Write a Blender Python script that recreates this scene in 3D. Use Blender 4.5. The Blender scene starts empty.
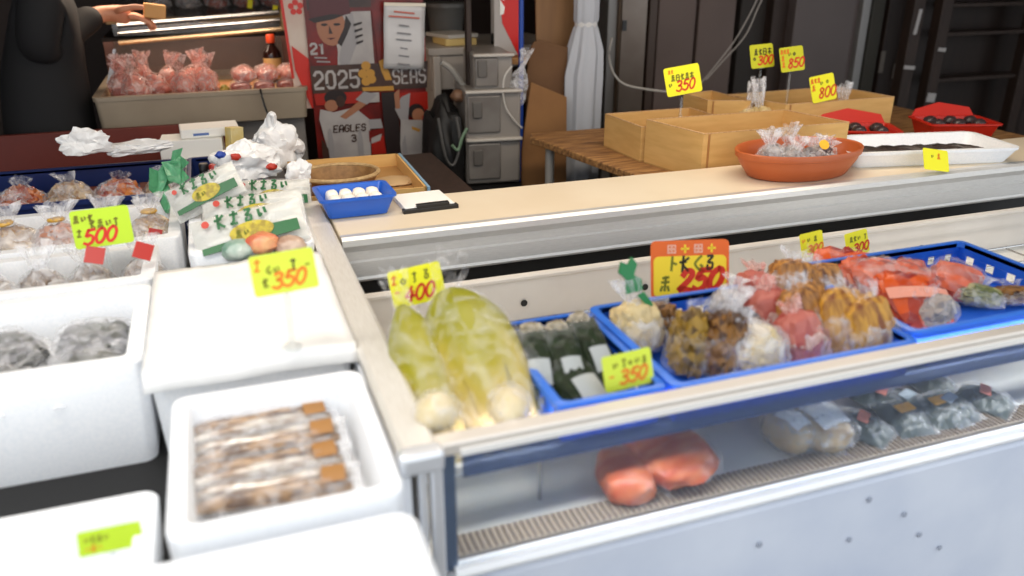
import bpy, bmesh, math, random
from mathutils import Vector, Matrix, Euler, noise

SC = bpy.context.scene
C = SC.collection
PI = math.pi
random.seed(7)

# ------------------------------------------------------------------ camera maths
FPX = 819.0
H = 1.55
V1 = Vector((2488, 343, FPX)).normalized()
V2 = Vector((-317, 343, FPX)).normalized()
V3 = -V1.cross(V2); V3.normalize()
V2 = -V3.cross(V1)


def ray(x, y):
    c = Vector((x - 512, 288 - y, FPX))
    return Vector((V1.dot(c), V2.dot(c), V3.dot(c)))


def pz(x, y, z):
    r = ray(x, y)
    return r * ((z - H) / r.z) + Vector((0, 0, H))


def at(x, y, Y):
    r = ray(x, y)
    return r * (Y / r.y) + Vector((0, 0, H))


FWD = Vector((V1.z, V2.z, V3.z))


def mpp(p):
    return (Vector(p) - Vector((0, 0, H))).dot(FWD) / FPX


cam_d = bpy.data.cameras.new('camera')
cam = bpy.data.objects.new('camera', cam_d)
C.objects.link(cam)
R_ = Vector((V1.x, V2.x, V3.x)); U_ = Vector((V1.y, V2.y, V3.y))
m = Matrix((R_, U_, -FWD)).transposed().to_4x4()
m.translation = Vector((0, 0, H))
cam.matrix_world = m
cam_d.sensor_width = 36
cam_d.lens = 36 * FPX / 1024
cam_d.clip_start = 0.05
cam_d.dof.use_dof = True
cam_d.dof.focus_distance = 2.25
cam_d.dof.aperture_fstop = 1.9
SC.camera = cam


# ------------------------------------------------------------------ materials
def lin(c):
    out = []
    for v in c[:3]:
        v /= 255.0
        out.append(v / 12.92 if v <= .04045 else ((v + .055) / 1.055) ** 2.4)
    return (*out, 1)


MATS = {}


def mat(name, col, rough=.5, metal=0, col2=None, scale=20, bump=0, spec=.5, kind='noise', stretch=(1, 1, 1), trans=0, sss=0, ramp=(.35, .65)):
    if name in MATS:
        return MATS[name]
    mt = bpy.data.materials.new(name); mt.use_nodes = True
    nt = mt.node_tree; b = nt.nodes['Principled BSDF']
    b.inputs['Base Color'].default_value = lin(col)
    b.inputs['Roughness'].default_value = rough
    b.inputs['Metallic'].default_value = metal
    b.inputs['Specular IOR Level'].default_value = spec
    if trans:
        b.inputs['Transmission Weight'].default_value = trans
    if sss:
        b.inputs['Subsurface Weight'].default_value = sss
        b.inputs['Subsurface Radius'].default_value = (.02, .015, .01)
        b.inputs['Subsurface Scale'].default_value = .5
    if col2 or bump:
        tc = nt.nodes.new('ShaderNodeTexCoord')
        mp = nt.nodes.new('ShaderNodeMapping')
        mp.inputs['Scale'].default_value = stretch
        nt.links.new(tc.outputs['Object'], mp.inputs['Vector'])
        if kind == 'voronoi':
            n = nt.nodes.new('ShaderNodeTexVoronoi'); out = n.outputs['Color']
            n.inputs['Scale'].default_value = scale
            sep = nt.nodes.new('ShaderNodeSeparateColor')
            nt.links.new(out, sep.inputs[0]); out = sep.outputs[0]
        elif kind == 'wave':
            n = nt.nodes.new('ShaderNodeTexWave'); out = n.outputs['Fac']
            n.inputs['Scale'].default_value = scale
            n.inputs['Distortion'].default_value = 3
            n.inputs['Detail'].default_value = 3
        else:
            n = nt.nodes.new('ShaderNodeTexNoise'); out = n.outputs['Fac']
            n.inputs['Scale'].default_value = scale
            n.inputs['Detail'].default_value = 4
        nt.links.new(mp.outputs[0], n.inputs['Vector'])
        if col2:
            cr = nt.nodes.new('ShaderNodeValToRGB')
            cr.color_ramp.elements[0].position = ramp[0]; cr.color_ramp.elements[0].color = lin(col)
            cr.color_ramp.elements[1].position = ramp[1]; cr.color_ramp.elements[1].color = lin(col2)
            nt.links.new(out, cr.inputs[0])
            nt.links.new(cr.outputs[0], b.inputs['Base Color'])
        if bump:
            bp = nt.nodes.new('ShaderNodeBump')
            bp.inputs['Strength'].default_value = bump
            bp.inputs['Distance'].default_value = .01
            nt.links.new(out, bp.inputs['Height'])
            nt.links.new(bp.outputs[0], b.inputs['Normal'])
    MATS[name] = mt
    return mt


def film(name, col=(245, 245, 248), lo=.08, hi=.4, rough=.12, scale=30, tint=(255, 255, 255), bump=.6, edge=.22):
    """thin clear plastic: mostly see-through, creases catch the light"""
    if name in MATS:
        return MATS[name]
    mt = bpy.data.materials.new(name); mt.use_nodes = True
    nt = mt.node_tree; b = nt.nodes['Principled BSDF']; o = nt.nodes['Material Output']
    b.inputs['Base Color'].default_value = lin(col)
    b.inputs['Roughness'].default_value = rough
    b.inputs['Specular IOR Level'].default_value = .9
    tr = nt.nodes.new('ShaderNodeBsdfTransparent'); tr.inputs[0].default_value = lin(tint)
    mx = nt.nodes.new('ShaderNodeMixShader')
    tc = nt.nodes.new('ShaderNodeTexCoord')
    n = nt.nodes.new('ShaderNodeTexNoise'); n.inputs['Scale'].default_value = scale; n.inputs['Detail'].default_value = 5
    n.inputs['Distortion'].default_value = 1.5
    nt.links.new(tc.outputs['Object'], n.inputs['Vector'])
    mr = nt.nodes.new('ShaderNodeMapRange')
    mr.inputs['From Min'].default_value = .42; mr.inputs['From Max'].default_value = .68
    mr.inputs['To Min'].default_value = lo; mr.inputs['To Max'].default_value = hi
    nt.links.new(n.outputs['Fac'], mr.inputs['Value'])
    lw = nt.nodes.new('ShaderNodeLayerWeight'); lw.inputs['Blend'].default_value = .25
    ad = nt.nodes.new('ShaderNodeMath'); ad.operation = 'MULTIPLY_ADD'; ad.use_clamp = True
    ad.inputs[1].default_value = edge
    nt.links.new(lw.outputs['Facing'], ad.inputs[0]); nt.links.new(mr.outputs[0], ad.inputs[2])
    bp = nt.nodes.new('ShaderNodeBump'); bp.inputs['Strength'].default_value = bump; bp.inputs['Distance'].default_value = .01
    nt.links.new(n.outputs['Fac'], bp.inputs['Height']); nt.links.new(bp.outputs[0], b.inputs['Normal'])
    nt.links.new(ad.outputs[0], mx.inputs[0]); nt.links.new(tr.outputs[0], mx.inputs[1]); nt.links.new(b.outputs[0], mx.inputs[2])
    nt.links.new(mx.outputs[0], o.inputs['Surface'])
    MATS[name] = mt
    return mt


def glass(name, veil=.05, tint=(235, 242, 245), col=(200, 215, 225)):
    if name in MATS:
        return MATS[name]
    mt = bpy.data.materials.new(name); mt.use_nodes = True
    nt = mt.node_tree; o = nt.nodes['Material Output']; nt.nodes.remove(nt.nodes['Principled BSDF'])
    tr = nt.nodes.new('ShaderNodeBsdfTransparent'); tr.inputs[0].default_value = lin(tint)
    gl = nt.nodes.new('ShaderNodeBsdfGlossy'); gl.inputs['Roughness'].default_value = .03
    df = nt.nodes.new('ShaderNodeBsdfDiffuse'); df.inputs[0].default_value = lin(col)
    lw = nt.nodes.new('ShaderNodeLayerWeight'); lw.inputs['Blend'].default_value = .5
    pw = nt.nodes.new('ShaderNodeMath'); pw.operation = 'POWER'; pw.inputs[1].default_value = 4
    nt.links.new(lw.outputs['Facing'], pw.inputs[0])
    fr = nt.nodes.new('ShaderNodeMath'); fr.operation = 'MULTIPLY_ADD'; fr.use_clamp = True
    fr.inputs[1].default_value = .7; fr.inputs[2].default_value = .03
    nt.links.new(pw.outputs[0], fr.inputs[0])
    m1 = nt.nodes.new('ShaderNodeMixShader'); m2 = nt.nodes.new('ShaderNodeMixShader')
    nt.links.new(fr.outputs[0], m1.inputs[0]); nt.links.new(tr.outputs[0], m1.inputs[1]); nt.links.new(gl.outputs[0], m1.inputs[2])
    m2.inputs[0].default_value = veil
    nt.links.new(m1.outputs[0], m2.inputs[1]); nt.links.new(df.outputs[0], m2.inputs[2])
    nt.links.new(m2.outputs[0], o.inputs['Surface'])
    MATS[name] = mt
    return mt


FOAM = mat('foam_white', (246, 247, 249), .5, bump=.03, scale=220, col2=(236, 239, 243))
WHITEP = mat('white_paper', (246, 245, 240), .6)
SHEET = mat('white_sheet_plastic', (244, 243, 241), .35, bump=.5, scale=14)
ALU = mat('brushed_aluminium', (214, 212, 208), .32, .3, col2=(200, 198, 194), scale=60, stretch=(1, 30, 30))
CHROME = mat('chrome', (232, 234, 238), .25, .55)
STEEL = mat('stainless', (190, 190, 190), .25, .9)
ENAMEL = mat('white_enamel', (226, 228, 232), .3, col2=(206, 208, 212), scale=3, ramp=(.3, .8))
PANEL = mat('panel_enamel', (210, 203, 194), .4, col2=(200, 192, 182), scale=5)
DECK = mat('deck_white', (232, 228, 218), .4, col2=(206, 206, 202), scale=6)
BLUE = mat('blue_plastic', (22, 82, 190), .35, col2=(32, 95, 204), scale=8)
NAVY = mat('navy_plastic', (20, 38, 92), .4)
BLUE2 = mat('tray_blue_plastic', (40, 98, 200), .3)
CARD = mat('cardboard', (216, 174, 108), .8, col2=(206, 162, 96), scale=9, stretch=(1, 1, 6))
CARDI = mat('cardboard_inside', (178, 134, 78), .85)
CARDE = mat('cardboard_edge', (222, 186, 140), .85, col2=(170, 124, 76), scale=260)
CARDD = mat('cardboard_dark', (112, 80, 52), .85, col2=(98, 68, 44), scale=6)
BEIGE = mat('beige_top', (228, 214, 190), .45, col2=(222, 206, 180), scale=4)
TERRA = mat('terracotta_plastic', (190, 98, 50), .42, col2=(178, 88, 42), scale=5)
WOOD = mat('rough_board', (176, 130, 78), .7, col2=(112, 76, 44), scale=5, stretch=(2, 14, 14), kind='noise', bump=.2)
DARKWOOD = mat('dark_wood', (52, 36, 28), .6, col2=(40, 27, 20), scale=6, stretch=(8, 8, 1))
REDWOOD = mat('red_brown_paint', (112, 42, 30), .55, col2=(96, 36, 26), scale=5)
BLACK = mat('black_matte', (14, 13, 13), .6)
BLACKP = mat('black_plastic', (22, 22, 23), .35)
GREYP = mat('grey_plastic', (128, 128, 126), .5)
WALLM = mat('wall_brown', (70, 57, 52), .7, col2=(62, 50, 45), scale=3)
MAUVE = mat('panel_mauve', (104, 88, 82), .6, col2=(94, 79, 73), scale=2)
BRONZE = mat('panel_bronze', (98, 80, 62), .35, .3, col2=(82, 66, 52), scale=2)
GREYM = mat('grey_metal', (128, 126, 124), .4, .4)
YEL = mat('card_yellow', (233, 228, 16), .55)
YELG = mat('card_lime_yellow', (208, 222, 62), .55)
LIME = mat('card_lime', (182, 214, 34), .55)
OLIVEY = mat('card_dull_yellow', (196, 196, 24), .6)
INKR = mat('ink_red', (206, 44, 16), .6)
INKO = mat('ink_orange', (228, 120, 22), .6)
INKG = mat('ink_faint_green', (120, 120, 16), .6)
INKK = mat('ink_black', (50, 44, 20), .6)
INKD = mat('ink_dark', (40, 36, 36), .6)
ORANGEC = mat('card_orange', (222, 98, 22), .55)
PINK = mat('ink_pink', (236, 176, 150), .6)
AMBER = mat('card_amber', (240, 208, 40), .55)
CLEAR = glass('clear_acrylic', .10, (250, 251, 251), (225, 230, 232))
CASEGLASS = glass('case_glass', .05, (240, 244, 248), (170, 185, 208))
MEATGLASS = glass('meat_case_glass', .10, (225, 225, 225), (160, 150, 145))
FILM = film('clear_film', lo=.04, hi=.36)
FILMH = film('hazy_film', lo=.14, hi=.55, scale=22)
FILML = film('light_film', lo=.0, hi=.16, scale=26)
FILMP = film('pink_film', (242, 218, 210), .10, .6, tint=(255, 236, 232))
WBAG = film('white_bag_film', (246, 246, 246), .86, 1.0, .3, 18)
SKIN = mat('skin', (214, 150, 116), .5, sss=.1, col2=(200, 132, 98), scale=30)


# ------------------------------------------------------------------ mesh builder
def rrect(w, d, r, z, n=4, cx=0, cy=0):
    r = min(r, w / 2 - 1e-5, d / 2 - 1e-5)
    pts = []
    for (sx, sy, a0) in ((1, 1, 0), (-1, 1, PI / 2), (-1, -1, PI), (1, -1, 1.5 * PI)):
        for k in range(n + 1):
            a = a0 + k / n * PI / 2
            pts.append((cx + sx * (w / 2 - r) + r * math.cos(a), cy + sy * (d / 2 - r) + r * math.sin(a), z))
    return pts


class MB:
    def __init__(s):
        s.v = []; s.f = []; s.mi = []

    def add(s, vs, fs, m=0, M=None):
        b = len(s.v)
        for p in vs:
            p = Vector(p)
            s.v.append(M @ p if M else p)
        for f in fs:
            s.f.append(tuple(b + i for i in f)); s.mi.append(m)
        return s

    def box(s, c, d, m=0, rot=None, M=None):
        x, y, z = (k / 2 for k in d)
        vs = [Vector(p) for p in ((-x, -y, -z), (x, -y, -z), (x, y, -z), (-x, y, -z), (-x, -y, z), (x, -y, z), (x, y, z), (-x, y, z))]
        if rot:
            e = Euler(rot).to_matrix(); vs = [e @ p for p in vs]
        vs = [p + Vector(c) for p in vs]
        return s.add(vs, ((3, 2, 1, 0), (4, 5, 6, 7), (0, 1, 5, 4), (1, 2, 6, 5), (2, 3, 7, 6), (3, 0, 4, 7)), m, M)

    def loft(s, rings, m=0, cap0=True, cap1=True, M=None, closed=True):
        n = len(rings[0]); vs = [p for r in rings for p in r]; fs = []
        for i in range(len(rings) - 1):
            for j in range(n if closed else n - 1):
                k = (j + 1) % n
                fs.append((i * n + j, i * n + k, (i + 1) * n + k, (i + 1) * n + j))
        if cap0: fs.append(tuple(reversed(range(n))))
        if cap1: fs.append(tuple((len(rings) - 1) * n + j for j in range(n)))
        return s.add(vs, fs, m, M)

    def lathe(s, prof, n=32, m=0, c=(0, 0, 0), cap0=True, cap1=True, sy=1, M=None):
        rings = [[(c[0] + r * math.cos(2 * PI * j / n), c[1] + sy * r * math.sin(2 * PI * j / n), c[2] + z) for j in range(n)] for r, z in prof]
        return s.loft(rings, m, cap0, cap1, M)

    def tube(s, pts, r, n=8, m=0, M=None):
        pts = [Vector(p) for p in pts]; rings = []
        up = Vector((0, 0, 1))
        for i, p in enumerate(pts):
            t = (pts[min(i + 1, len(pts) - 1)] - pts[max(i - 1, 0)]).normalized()
            a = t.cross(up)
            if a.length < .05: a = t.cross(Vector((1, 0, 0)))
            a.normalize(); b = t.cross(a)
            rr = r[i] if isinstance(r, (list, tuple)) else r
            rings.append([p + rr * (math.cos(2 * PI * j / n) * a + math.sin(2 * PI * j / n) * b) for j in range(n)])
        return s.loft(rings, m, True, True, M)

    def prism(s, pts, y0, y1, m=0, M=None):
        """polygon given in (x, z), extruded along y"""
        n = len(pts)
        vs = [(x, y0, z) for x, z in pts] + [(x, y1, z) for x, z in pts]
        fs = [tuple(range(n)), tuple(reversed(range(n, 2 * n)))] + [(j, n + j, n + (j + 1) % n, (j + 1) % n) for j in range(n)]
        return s.add(vs, fs, m, M)

    def prismz(s, pts, z0, z1, m=0, M=None):
        n = len(pts)
        vs = [(x, y, z0) for x, y in pts] + [(x, y, z1) for x, y in pts]
        fs = [tuple(reversed(range(n))), tuple(range(n, 2 * n))] + [(j, (j + 1) % n, n + (j + 1) % n, n + j) for j in range(n)]
        return s.add(vs, fs, m, M)

    def extx(s, prof, x0, x1, m=0, M=None):
        """(y, z) outline pushed along x"""
        n = len(prof)
        vs = [(x0, y, z) for y, z in prof] + [(x1, y, z) for y, z in prof]
        fs = [tuple(reversed(range(n))), tuple(range(n, 2 * n))] + [(j, (j + 1) % n, n + (j + 1) % n, n + j) for j in range(n)]
        return s.add(vs, fs, m, M)

    def ribbon(s, pts, w, y, m=0, M=None, th=.0003):
        """pen stroke lying in the xz plane just before y"""
        P = [Vector((p[0], p[1])) for p in pts]
        if len(P) < 2: return s
        L = []; Rr = []
        for i, p in enumerate(P):
            t = P[min(i + 1, len(P) - 1)] - P[max(i - 1, 0)]
            if t.length < 1e-9: t = Vector((1, 0))
            t.normalize(); nrm = Vector((-t.y, t.x)) * w / 2
            if i == 0: p = p - t * w * .3
            if i == len(P) - 1: p = p + t * w * .3
            L.append(p + nrm); Rr.append(p - nrm)
        n = len(P)
        vs = [(p.x, y, p.y) for p in L] + [(p.x, y, p.y) for p in Rr]
        fs = [(i, i + 1, n + i + 1, n + i) for i in range(n - 1)]
        return s.add(vs, fs, m, M)


def obj(name, mb, mats, parent=None, smooth=True, bevel=0, seg=2, angle=40, M=None, subsurf=0):
    me = bpy.data.meshes.new(name)
    me.from_pydata([tuple(M @ v if M else v) for v in mb.v], [], mb.f)
    if not isinstance(mats, (list, tuple)): mats = [mats]
    for k in mats: me.materials.append(k)
    me.polygons.foreach_set('material_index', mb.mi)
    me.update()
    bm = bmesh.new(); bm.from_mesh(me)
    bmesh.ops.recalc_face_normals(bm, faces=bm.faces); bm.to_mesh(me); bm.free()
    if smooth:
        me.polygons.foreach_set('use_smooth', [True] * len(me.polygons))
        me.set_sharp_from_angle(angle=math.radians(angle))
    o = bpy.data.objects.new(name, me); C.objects.link(o)
    if parent: o.parent = parent
    if bevel:
        b = o.modifiers.new('bevel', 'BEVEL'); b.width = bevel; b.segments = seg; b.limit_method = 'ANGLE'; b.angle_limit = math.radians(50)
    if subsurf:
        b = o.modifiers.new('sub', 'SUBSURF'); b.levels = subsurf; b.render_levels = subsurf
    return o


def tag(o, label, cat, group=None, kind=None):
    o['label'] = label; o['category'] = cat
    if group: o['group'] = group
    if kind: o['kind'] = kind
    return o


def thing(name, label, cat, loc=(0, 0, 0), rot=(0, 0, 0), group=None):
    o = bpy.data.objects.new(name, None); C.objects.link(o)
    o.empty_display_size = .05
    o.location = loc
    o.rotation_euler = rot if isinstance(rot, (tuple, list, Euler)) else (0, 0, rot)
    return tag(o, label, cat, group)


def struct(name, mb, m_, **k):
    o = obj(name, mb, m_, **k); o['kind'] = 'structure'
    return o


def dup(root, loc, rot, label, group=None):
    r = root.copy(); C.objects.link(r); r.location = loc
    r.rotation_euler = rot if isinstance(rot, (tuple, list)) else (0, 0, rot)
    r['label'] = label
    if group: r['group'] = group
    for ch in list(root.children):
        c = ch.copy(); C.objects.link(c); c.parent = r
        for g in ch.children:
            d = g.copy(); C.objects.link(d); d.parent = c
    return r


# ------------------------------------------------------------------ soft shapes
def ico(sub):
    bm = bmesh.new(); bmesh.ops.create_icosphere(bm, subdivisions=sub, radius=1)
    vs = [v.co.copy() for v in bm.verts]; fs = [tuple(v.index for v in f.verts) for f in bm.faces]
    bm.free(); return vs, fs


ICO = {k: ico(k) for k in (2, 3, 4)}


def lumpy(rx, ry, rz, seed, amp=.25, freq=4, sub=4, c=(0, 0, 0), boxy=0, mb=None, m_=0):
    """one heap with a knobbly surface"""
    mb = mb or MB(); vs, fs = ICO[sub]; off = Vector((seed * 3.7, seed * 1.3, seed * 2.1)); out = []
    for v in vs:
        d = noise.voronoi(v * freq + off)[0][0]
        k = 1 + amp * (.5 - d)
        q = v.copy()
        if boxy:
            mx = max(abs(q.x), abs(q.y), abs(q.z)); q = q.lerp(q / mx, boxy)
        out.append((c[0] + q.x * rx * k, c[1] + q.y * ry * k, c[2] + q.z * rz * k))
    return mb.add(out, fs, m_)


def blob(rx, ry, rz, seed, amp=.1, freq=2, sub=3, c=(0, 0, 0), boxy=0, mb=None, m_=0):
    mb = mb or MB(); vs, fs = ICO[sub]; off = Vector((seed * 3.7, seed * 1.3, seed * 2.1)); out = []
    for v in vs:
        k = 1 + amp * noise.noise(v * freq + off)
        q = v.copy()
        if boxy:
            mx = max(abs(q.x), abs(q.y), abs(q.z)); q = q.lerp(q / mx, boxy)
        out.append((c[0] + q.x * rx * k, c[1] + q.y * ry * k, c[2] + q.z * rz * k))
    return mb.add(out, fs, m_)


def bagskin(L, W, T, seed, neck=.78, wr=.10, top=.32, n=44, rows=26, flat=1.0):
    """a plastic bag round the z axis: full belly, gathered neck, ruffled mouth"""
    mb = MB(); rings = []
    for i in range(rows + 1):
        t = i / rows
        if t < neck:
            u = t / neck
            k = (1 - (1 - min(u / .25, 1)) ** 2.4 * .55) * (1 - max(0, (u - .45) / .55) ** 2 * .78)
            if i == 0: k = .25
        else:
            u = (t - neck) / (1 - neck)
            k = .22 + (top - .22 + .12) * u ** .8
        ring = []
        for j in range(n):
            a = 2 * PI * j / n
            ca, sa = math.cos(a), math.sin(a)
            e = .75
            x = abs(ca) ** e * (1 if ca > 0 else -1); y = abs(sa) ** e * (1 if sa > 0 else -1)
            w = noise.noise(Vector((ca * 2.3 + seed, sa * 2.3 - seed, t * 4.5)))
            w2 = noise.noise(Vector((ca * 6 + seed, sa * 6, t * 7 + seed)))
            gather = 0 if t < neck * .7 else (t - neck * .7) * 1.6
            w3 = math.sin(a * 9 + seed) * gather * .35
            q = k * (1 + wr * w + wr * .7 * w2 + w3)
            mouth = max(0, (t - neck) / (1 - neck))
            sx_ = W * .10 * noise.noise(Vector((seed * 1.7, t * 2.2, 5))) * t + W * .25 * mouth * noise.noise(Vector((seed * 2.9, 1, 7)))
            sy_ = T * .10 * noise.noise(Vector((seed * 1.1, t * 2.2, 9))) * t
            zz = t + .02 * w2 + mouth * .10 * noise.noise(Vector((ca * 1.2 + seed, sa * 1.2, 3)))
            ring.append((x * W / 2 * q + sx_, y * T / 2 * q * flat + sy_, L * zz))
        rings.append(ring)
    mb.loft(rings, 0, True, False)
    return mb


def pillow(w, l, t, seed, wr=.12, nx=18, ny=22, edge=.06, z0=0, mb=None, m_=0, ruff=.004):
    """a filled flat pack with crimped ends, lying in xy"""
    mb = mb or MB(); top = []; bot = []
    for j in range(ny + 1):
        v = j / ny * 2 - 1
        for i in range(nx + 1):
            u = i / nx * 2 - 1
            hgt = (max(0, 1 - abs(u / (1 - edge)) ** 3) * max(0, 1 - abs(v / (1 - edge)) ** 3.4)) ** .6
            w1 = noise.noise(Vector((u * 2.5 + seed, v * 3 - seed, seed)))
            w2 = noise.noise(Vector((u * 6 + seed, v * 6, seed * 2)))
            k = hgt * (1 + wr * 1.6 * w1 + wr * w2)
            x = u * w / 2 * (1 + .03 * w2 * abs(v)); y = v * l / 2 * (1 + .03 * w1 * abs(u))
            r = ruff * w2 * (1 - hgt)
            top.append((x, y, z0 + t / 2 + k * t / 2 + r)); bot.append((x, y, z0 + t / 2 - hgt * t / 2 + r - .0004))
    n = nx + 1; fs = []
    b = len(top)
    for j in range(ny):
        for i in range(nx):
            a = j * n + i
            fs.append((a, a + 1, a + n + 1, a + n)); fs.append((b + a, b + a + n, b + a + n + 1, b + a + 1))
    per = [i for i in range(n)] + [j * n + nx for j in range(1, ny + 1)] + [ny * n + i for i in range(nx - 1, -1, -1)] + [j * n for j in range(ny - 1, 0, -1)]
    for k in range(len(per)):
        p, q = per[k], per[(k + 1) % len(per)]
        fs.append((p, b + p, b + q, q))
    return mb.add(top + bot, fs, m_)


def cr(pts, n=5):
    """smooth curve through 2-D or 3-D points"""
    P = [Vector(p) for p in pts]
    if len(P) < 3: return [tuple(p) for p in P]
    out = []
    for i in range(len(P) - 1):
        p0 = P[max(i - 1, 0)]; p1 = P[i]; p2 = P[i + 1]; p3 = P[min(i + 2, len(P) - 1)]
        for k in range(n):
            t = k / n
            out.append(tuple(.5 * ((2 * p1) + (p2 - p0) * t + (2 * p0 - 5 * p1 + 4 * p2 - p3) * t * t + (3 * p1 - p0 - 3 * p2 + p3) * t ** 3)))
    out.append(tuple(P[-1]))
    return out


def shell(w, d, h, t=.02, flare=.0, r=.02, lip=0, lip_h=.01, floor=None, mb=None, m_=0, c=(0, 0, 0), n=5):
    """open tray or box standing on z=0"""
    mb = mb or MB(); fl = floor if floor is not None else t
    R = lambda W, D, rr, z: rrect(W, D, max(rr, .001), c[2] + z, n, c[0], c[1])
    rings = [R(w - 2 * flare, d - 2 * flare, r, 0)]
    if lip:
        rings += [R(w, d, r, h - lip_h), R(w + 2 * lip, d + 2 * lip, r + lip, h - lip_h), R(w + 2 * lip, d + 2 * lip, r + lip, h)]
    else:
        rings += [R(w, d, r, h - .004), R(w - .004, d - .004, r, h)]
    rings += [R(w - 2 * t, d - 2 * t, r - t * .4, h), R(w - 2 * t - .004, d - 2 * t - .004, r - t * .4, h - .004),
              R(w - 2 * t - 2 * flare, d - 2 * t - 2 * flare, r - t * .4, fl)]
    return mb.loft(rings, m_, True, True)


# ------------------------------------------------------------------ handwriting
GL = {
    '0': [[(.34, 1), (.12, .82), (.02, .42), (.14, .05), (.34, .0), (.52, .2), (.6, .6), (.5, .92), (.34, 1)]],
    '1': [[(.2, 1), (.2, 0)]],
    '2': [[(.06, .76), (.2, .98), (.45, .95), (.5, .72), (.3, .38), (.02, .04), (.2, .12), (.62, .02)]],
    '3': [[(.06, .88), (.3, 1), (.52, .86), (.45, .64), (.22, .53)], [(.22, .53), (.5, .45), (.56, .2), (.3, 0), (.0, .12)]],
    '4': [[(.38, 1), (.2, .66), (.0, .34), (.62, .36)], [(.46, .68), (.36, 0)]],
    '5': [[(.6, 1), (.2, .97)], [(.2, .97), (.1, .56), (.36, .62), (.56, .42), (.5, .12), (.25, 0), (.0, .1)]],
    '8': [[(.52, .86), (.3, 1), (.1, .82), (.3, .55), (.54, .28), (.35, .0), (.08, .14), (.14, .38), (.36, .56), (.52, .76), (.52, .86)]],
    'Y': [[(0, 1), (.3, .55)], [(.6, 1), (.3, .55), (.3, 0)], [(.05, .5), (.55, .5)], [(.05, .28), (.55, .28)]],
    # loose pen marks, as far as they can be made out
    'a': [[(.3, 1), (.3, .1)], [(.3, .62), (.6, .5)]],
    'b': [[(.2, 1), (.2, 0)], [(.55, .9), (.2, .5), (.6, .05)], [(0, .62), (.4, .66)]],
    'c': [[(.5, 1), (.12, .5), (.5, .05)], [(.5, .4), (.65, .3)]],
    'd': [[(.15, .9), (.5, .9), (.2, .5), (.5, .45), (.5, .1), (.2, .05), (.2, .3)]],
    'e': [[(.3, 1), (.32, .55), (.25, .4)], [(.1, .85), (.5, .85)], [(.3, .4), (.36, .1), (.2, .0)]],
    'f': [[(.0, .8), (.6, .82)], [(.3, 1), (.28, .0)], [(.28, .55), (.0, .2)], [(.3, .55), (.62, .2)]],
    'g': [[(.05, .9), (.05, .05), (.55, .05), (.55, .9), (.05, .9)], [(.05, .5), (.55, .5)]],
    'h': [[(.1, .9), (.5, .95)], [(.05, .6), (.55, .62)], [(.3, 1), (.3, .35)], [(.1, .3), (.02, .0)], [(.3, .3), (.3, .0)], [(.5, .3), (.6, .0)]],
    'i': [[(.1, .7), (.15, .2), (.28, .35)], [(.5, .75), (.58, .4)]],
    'j': [[(.1, .8), (.55, .8)], [(.35, 1), (.3, .3), (.1, .1), (.5, .1)]],
    'o': [[(.3, .75), (.05, .5), (.3, .22), (.55, .5), (.3, .75)]],
    '-': [[(.05, .5), (.55, .5)]],
}
BLOCK = {
    'E': [[(.55, 1), (0, 1), (0, 0), (.55, 0)], [(0, .5), (.45, .5)]],
    'A': [[(0, 0), (0, .8), (.15, 1), (.45, 1), (.6, .8), (.6, 0)], [(0, .42), (.6, .42)]],
    'G': [[(.6, .8), (.45, 1), (.15, 1), (0, .8), (0, .2), (.15, 0), (.45, 0), (.6, .2), (.6, .5), (.32, .5)]],
    'L': [[(0, 1), (0, 0), (.55, 0)]],
    'S': [[(.6, .82), (.45, 1), (.15, 1), (0, .82), (0, .62), (.12, .5), (.48, .5), (.6, .38), (.6, .18), (.45, 0), (.15, 0), (0, .18)]],
    '0': [[(0, .2), (0, .8), (.15, 1), (.45, 1), (.6, .8), (.6, .2), (.45, 0), (.15, 0), (0, .2)]],
    '2': [[(0, .8), (.15, 1), (.45, 1), (.6, .82), (.6, .62), (0, .18), (0, 0), (.6, 0)]],
    '5': [[(.6, 1), (0, 1), (0, .55), (.45, .6), (.6, .45), (.6, .18), (.45, 0), (.15, 0), (0, .15)]],
    '1': [[(.1, .85), (.3, 1), (.3, 0)]],
    '3': [[(0, .85), (.15, 1), (.45, 1), (.6, .85), (.6, .65), (.45, .52), (.2, .52)], [(.45, .52), (.6, .4), (.6, .15), (.45, 0), (.15, 0), (0, .15)]],
}


def write(mb, txt, x, z, h, w, y, m_=0, slant=.0, adv=.8, up=0, font=GL, smooth=True, rot=0, xs=1):
    """text at (x, z), letter height h, pen width w, rising by `up` per metre"""
    for ch in txt:
        for st in font.get(ch, []):
            pts = cr(st, 4) if smooth else st
            o_ = []
            for p in pts:
                px_, pz_ = (p[0] * xs + slant * p[1]) * h, p[1] * h
                o_.append((x + px_ * math.cos(rot) - pz_ * math.sin(rot), z + px_ * math.sin(rot) + pz_ * math.cos(rot)))
            mb.ribbon(o_, w, y, m_)
        x += adv * h * math.cos(rot); z += adv * h * math.sin(rot) + up * adv * h
    return x


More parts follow.
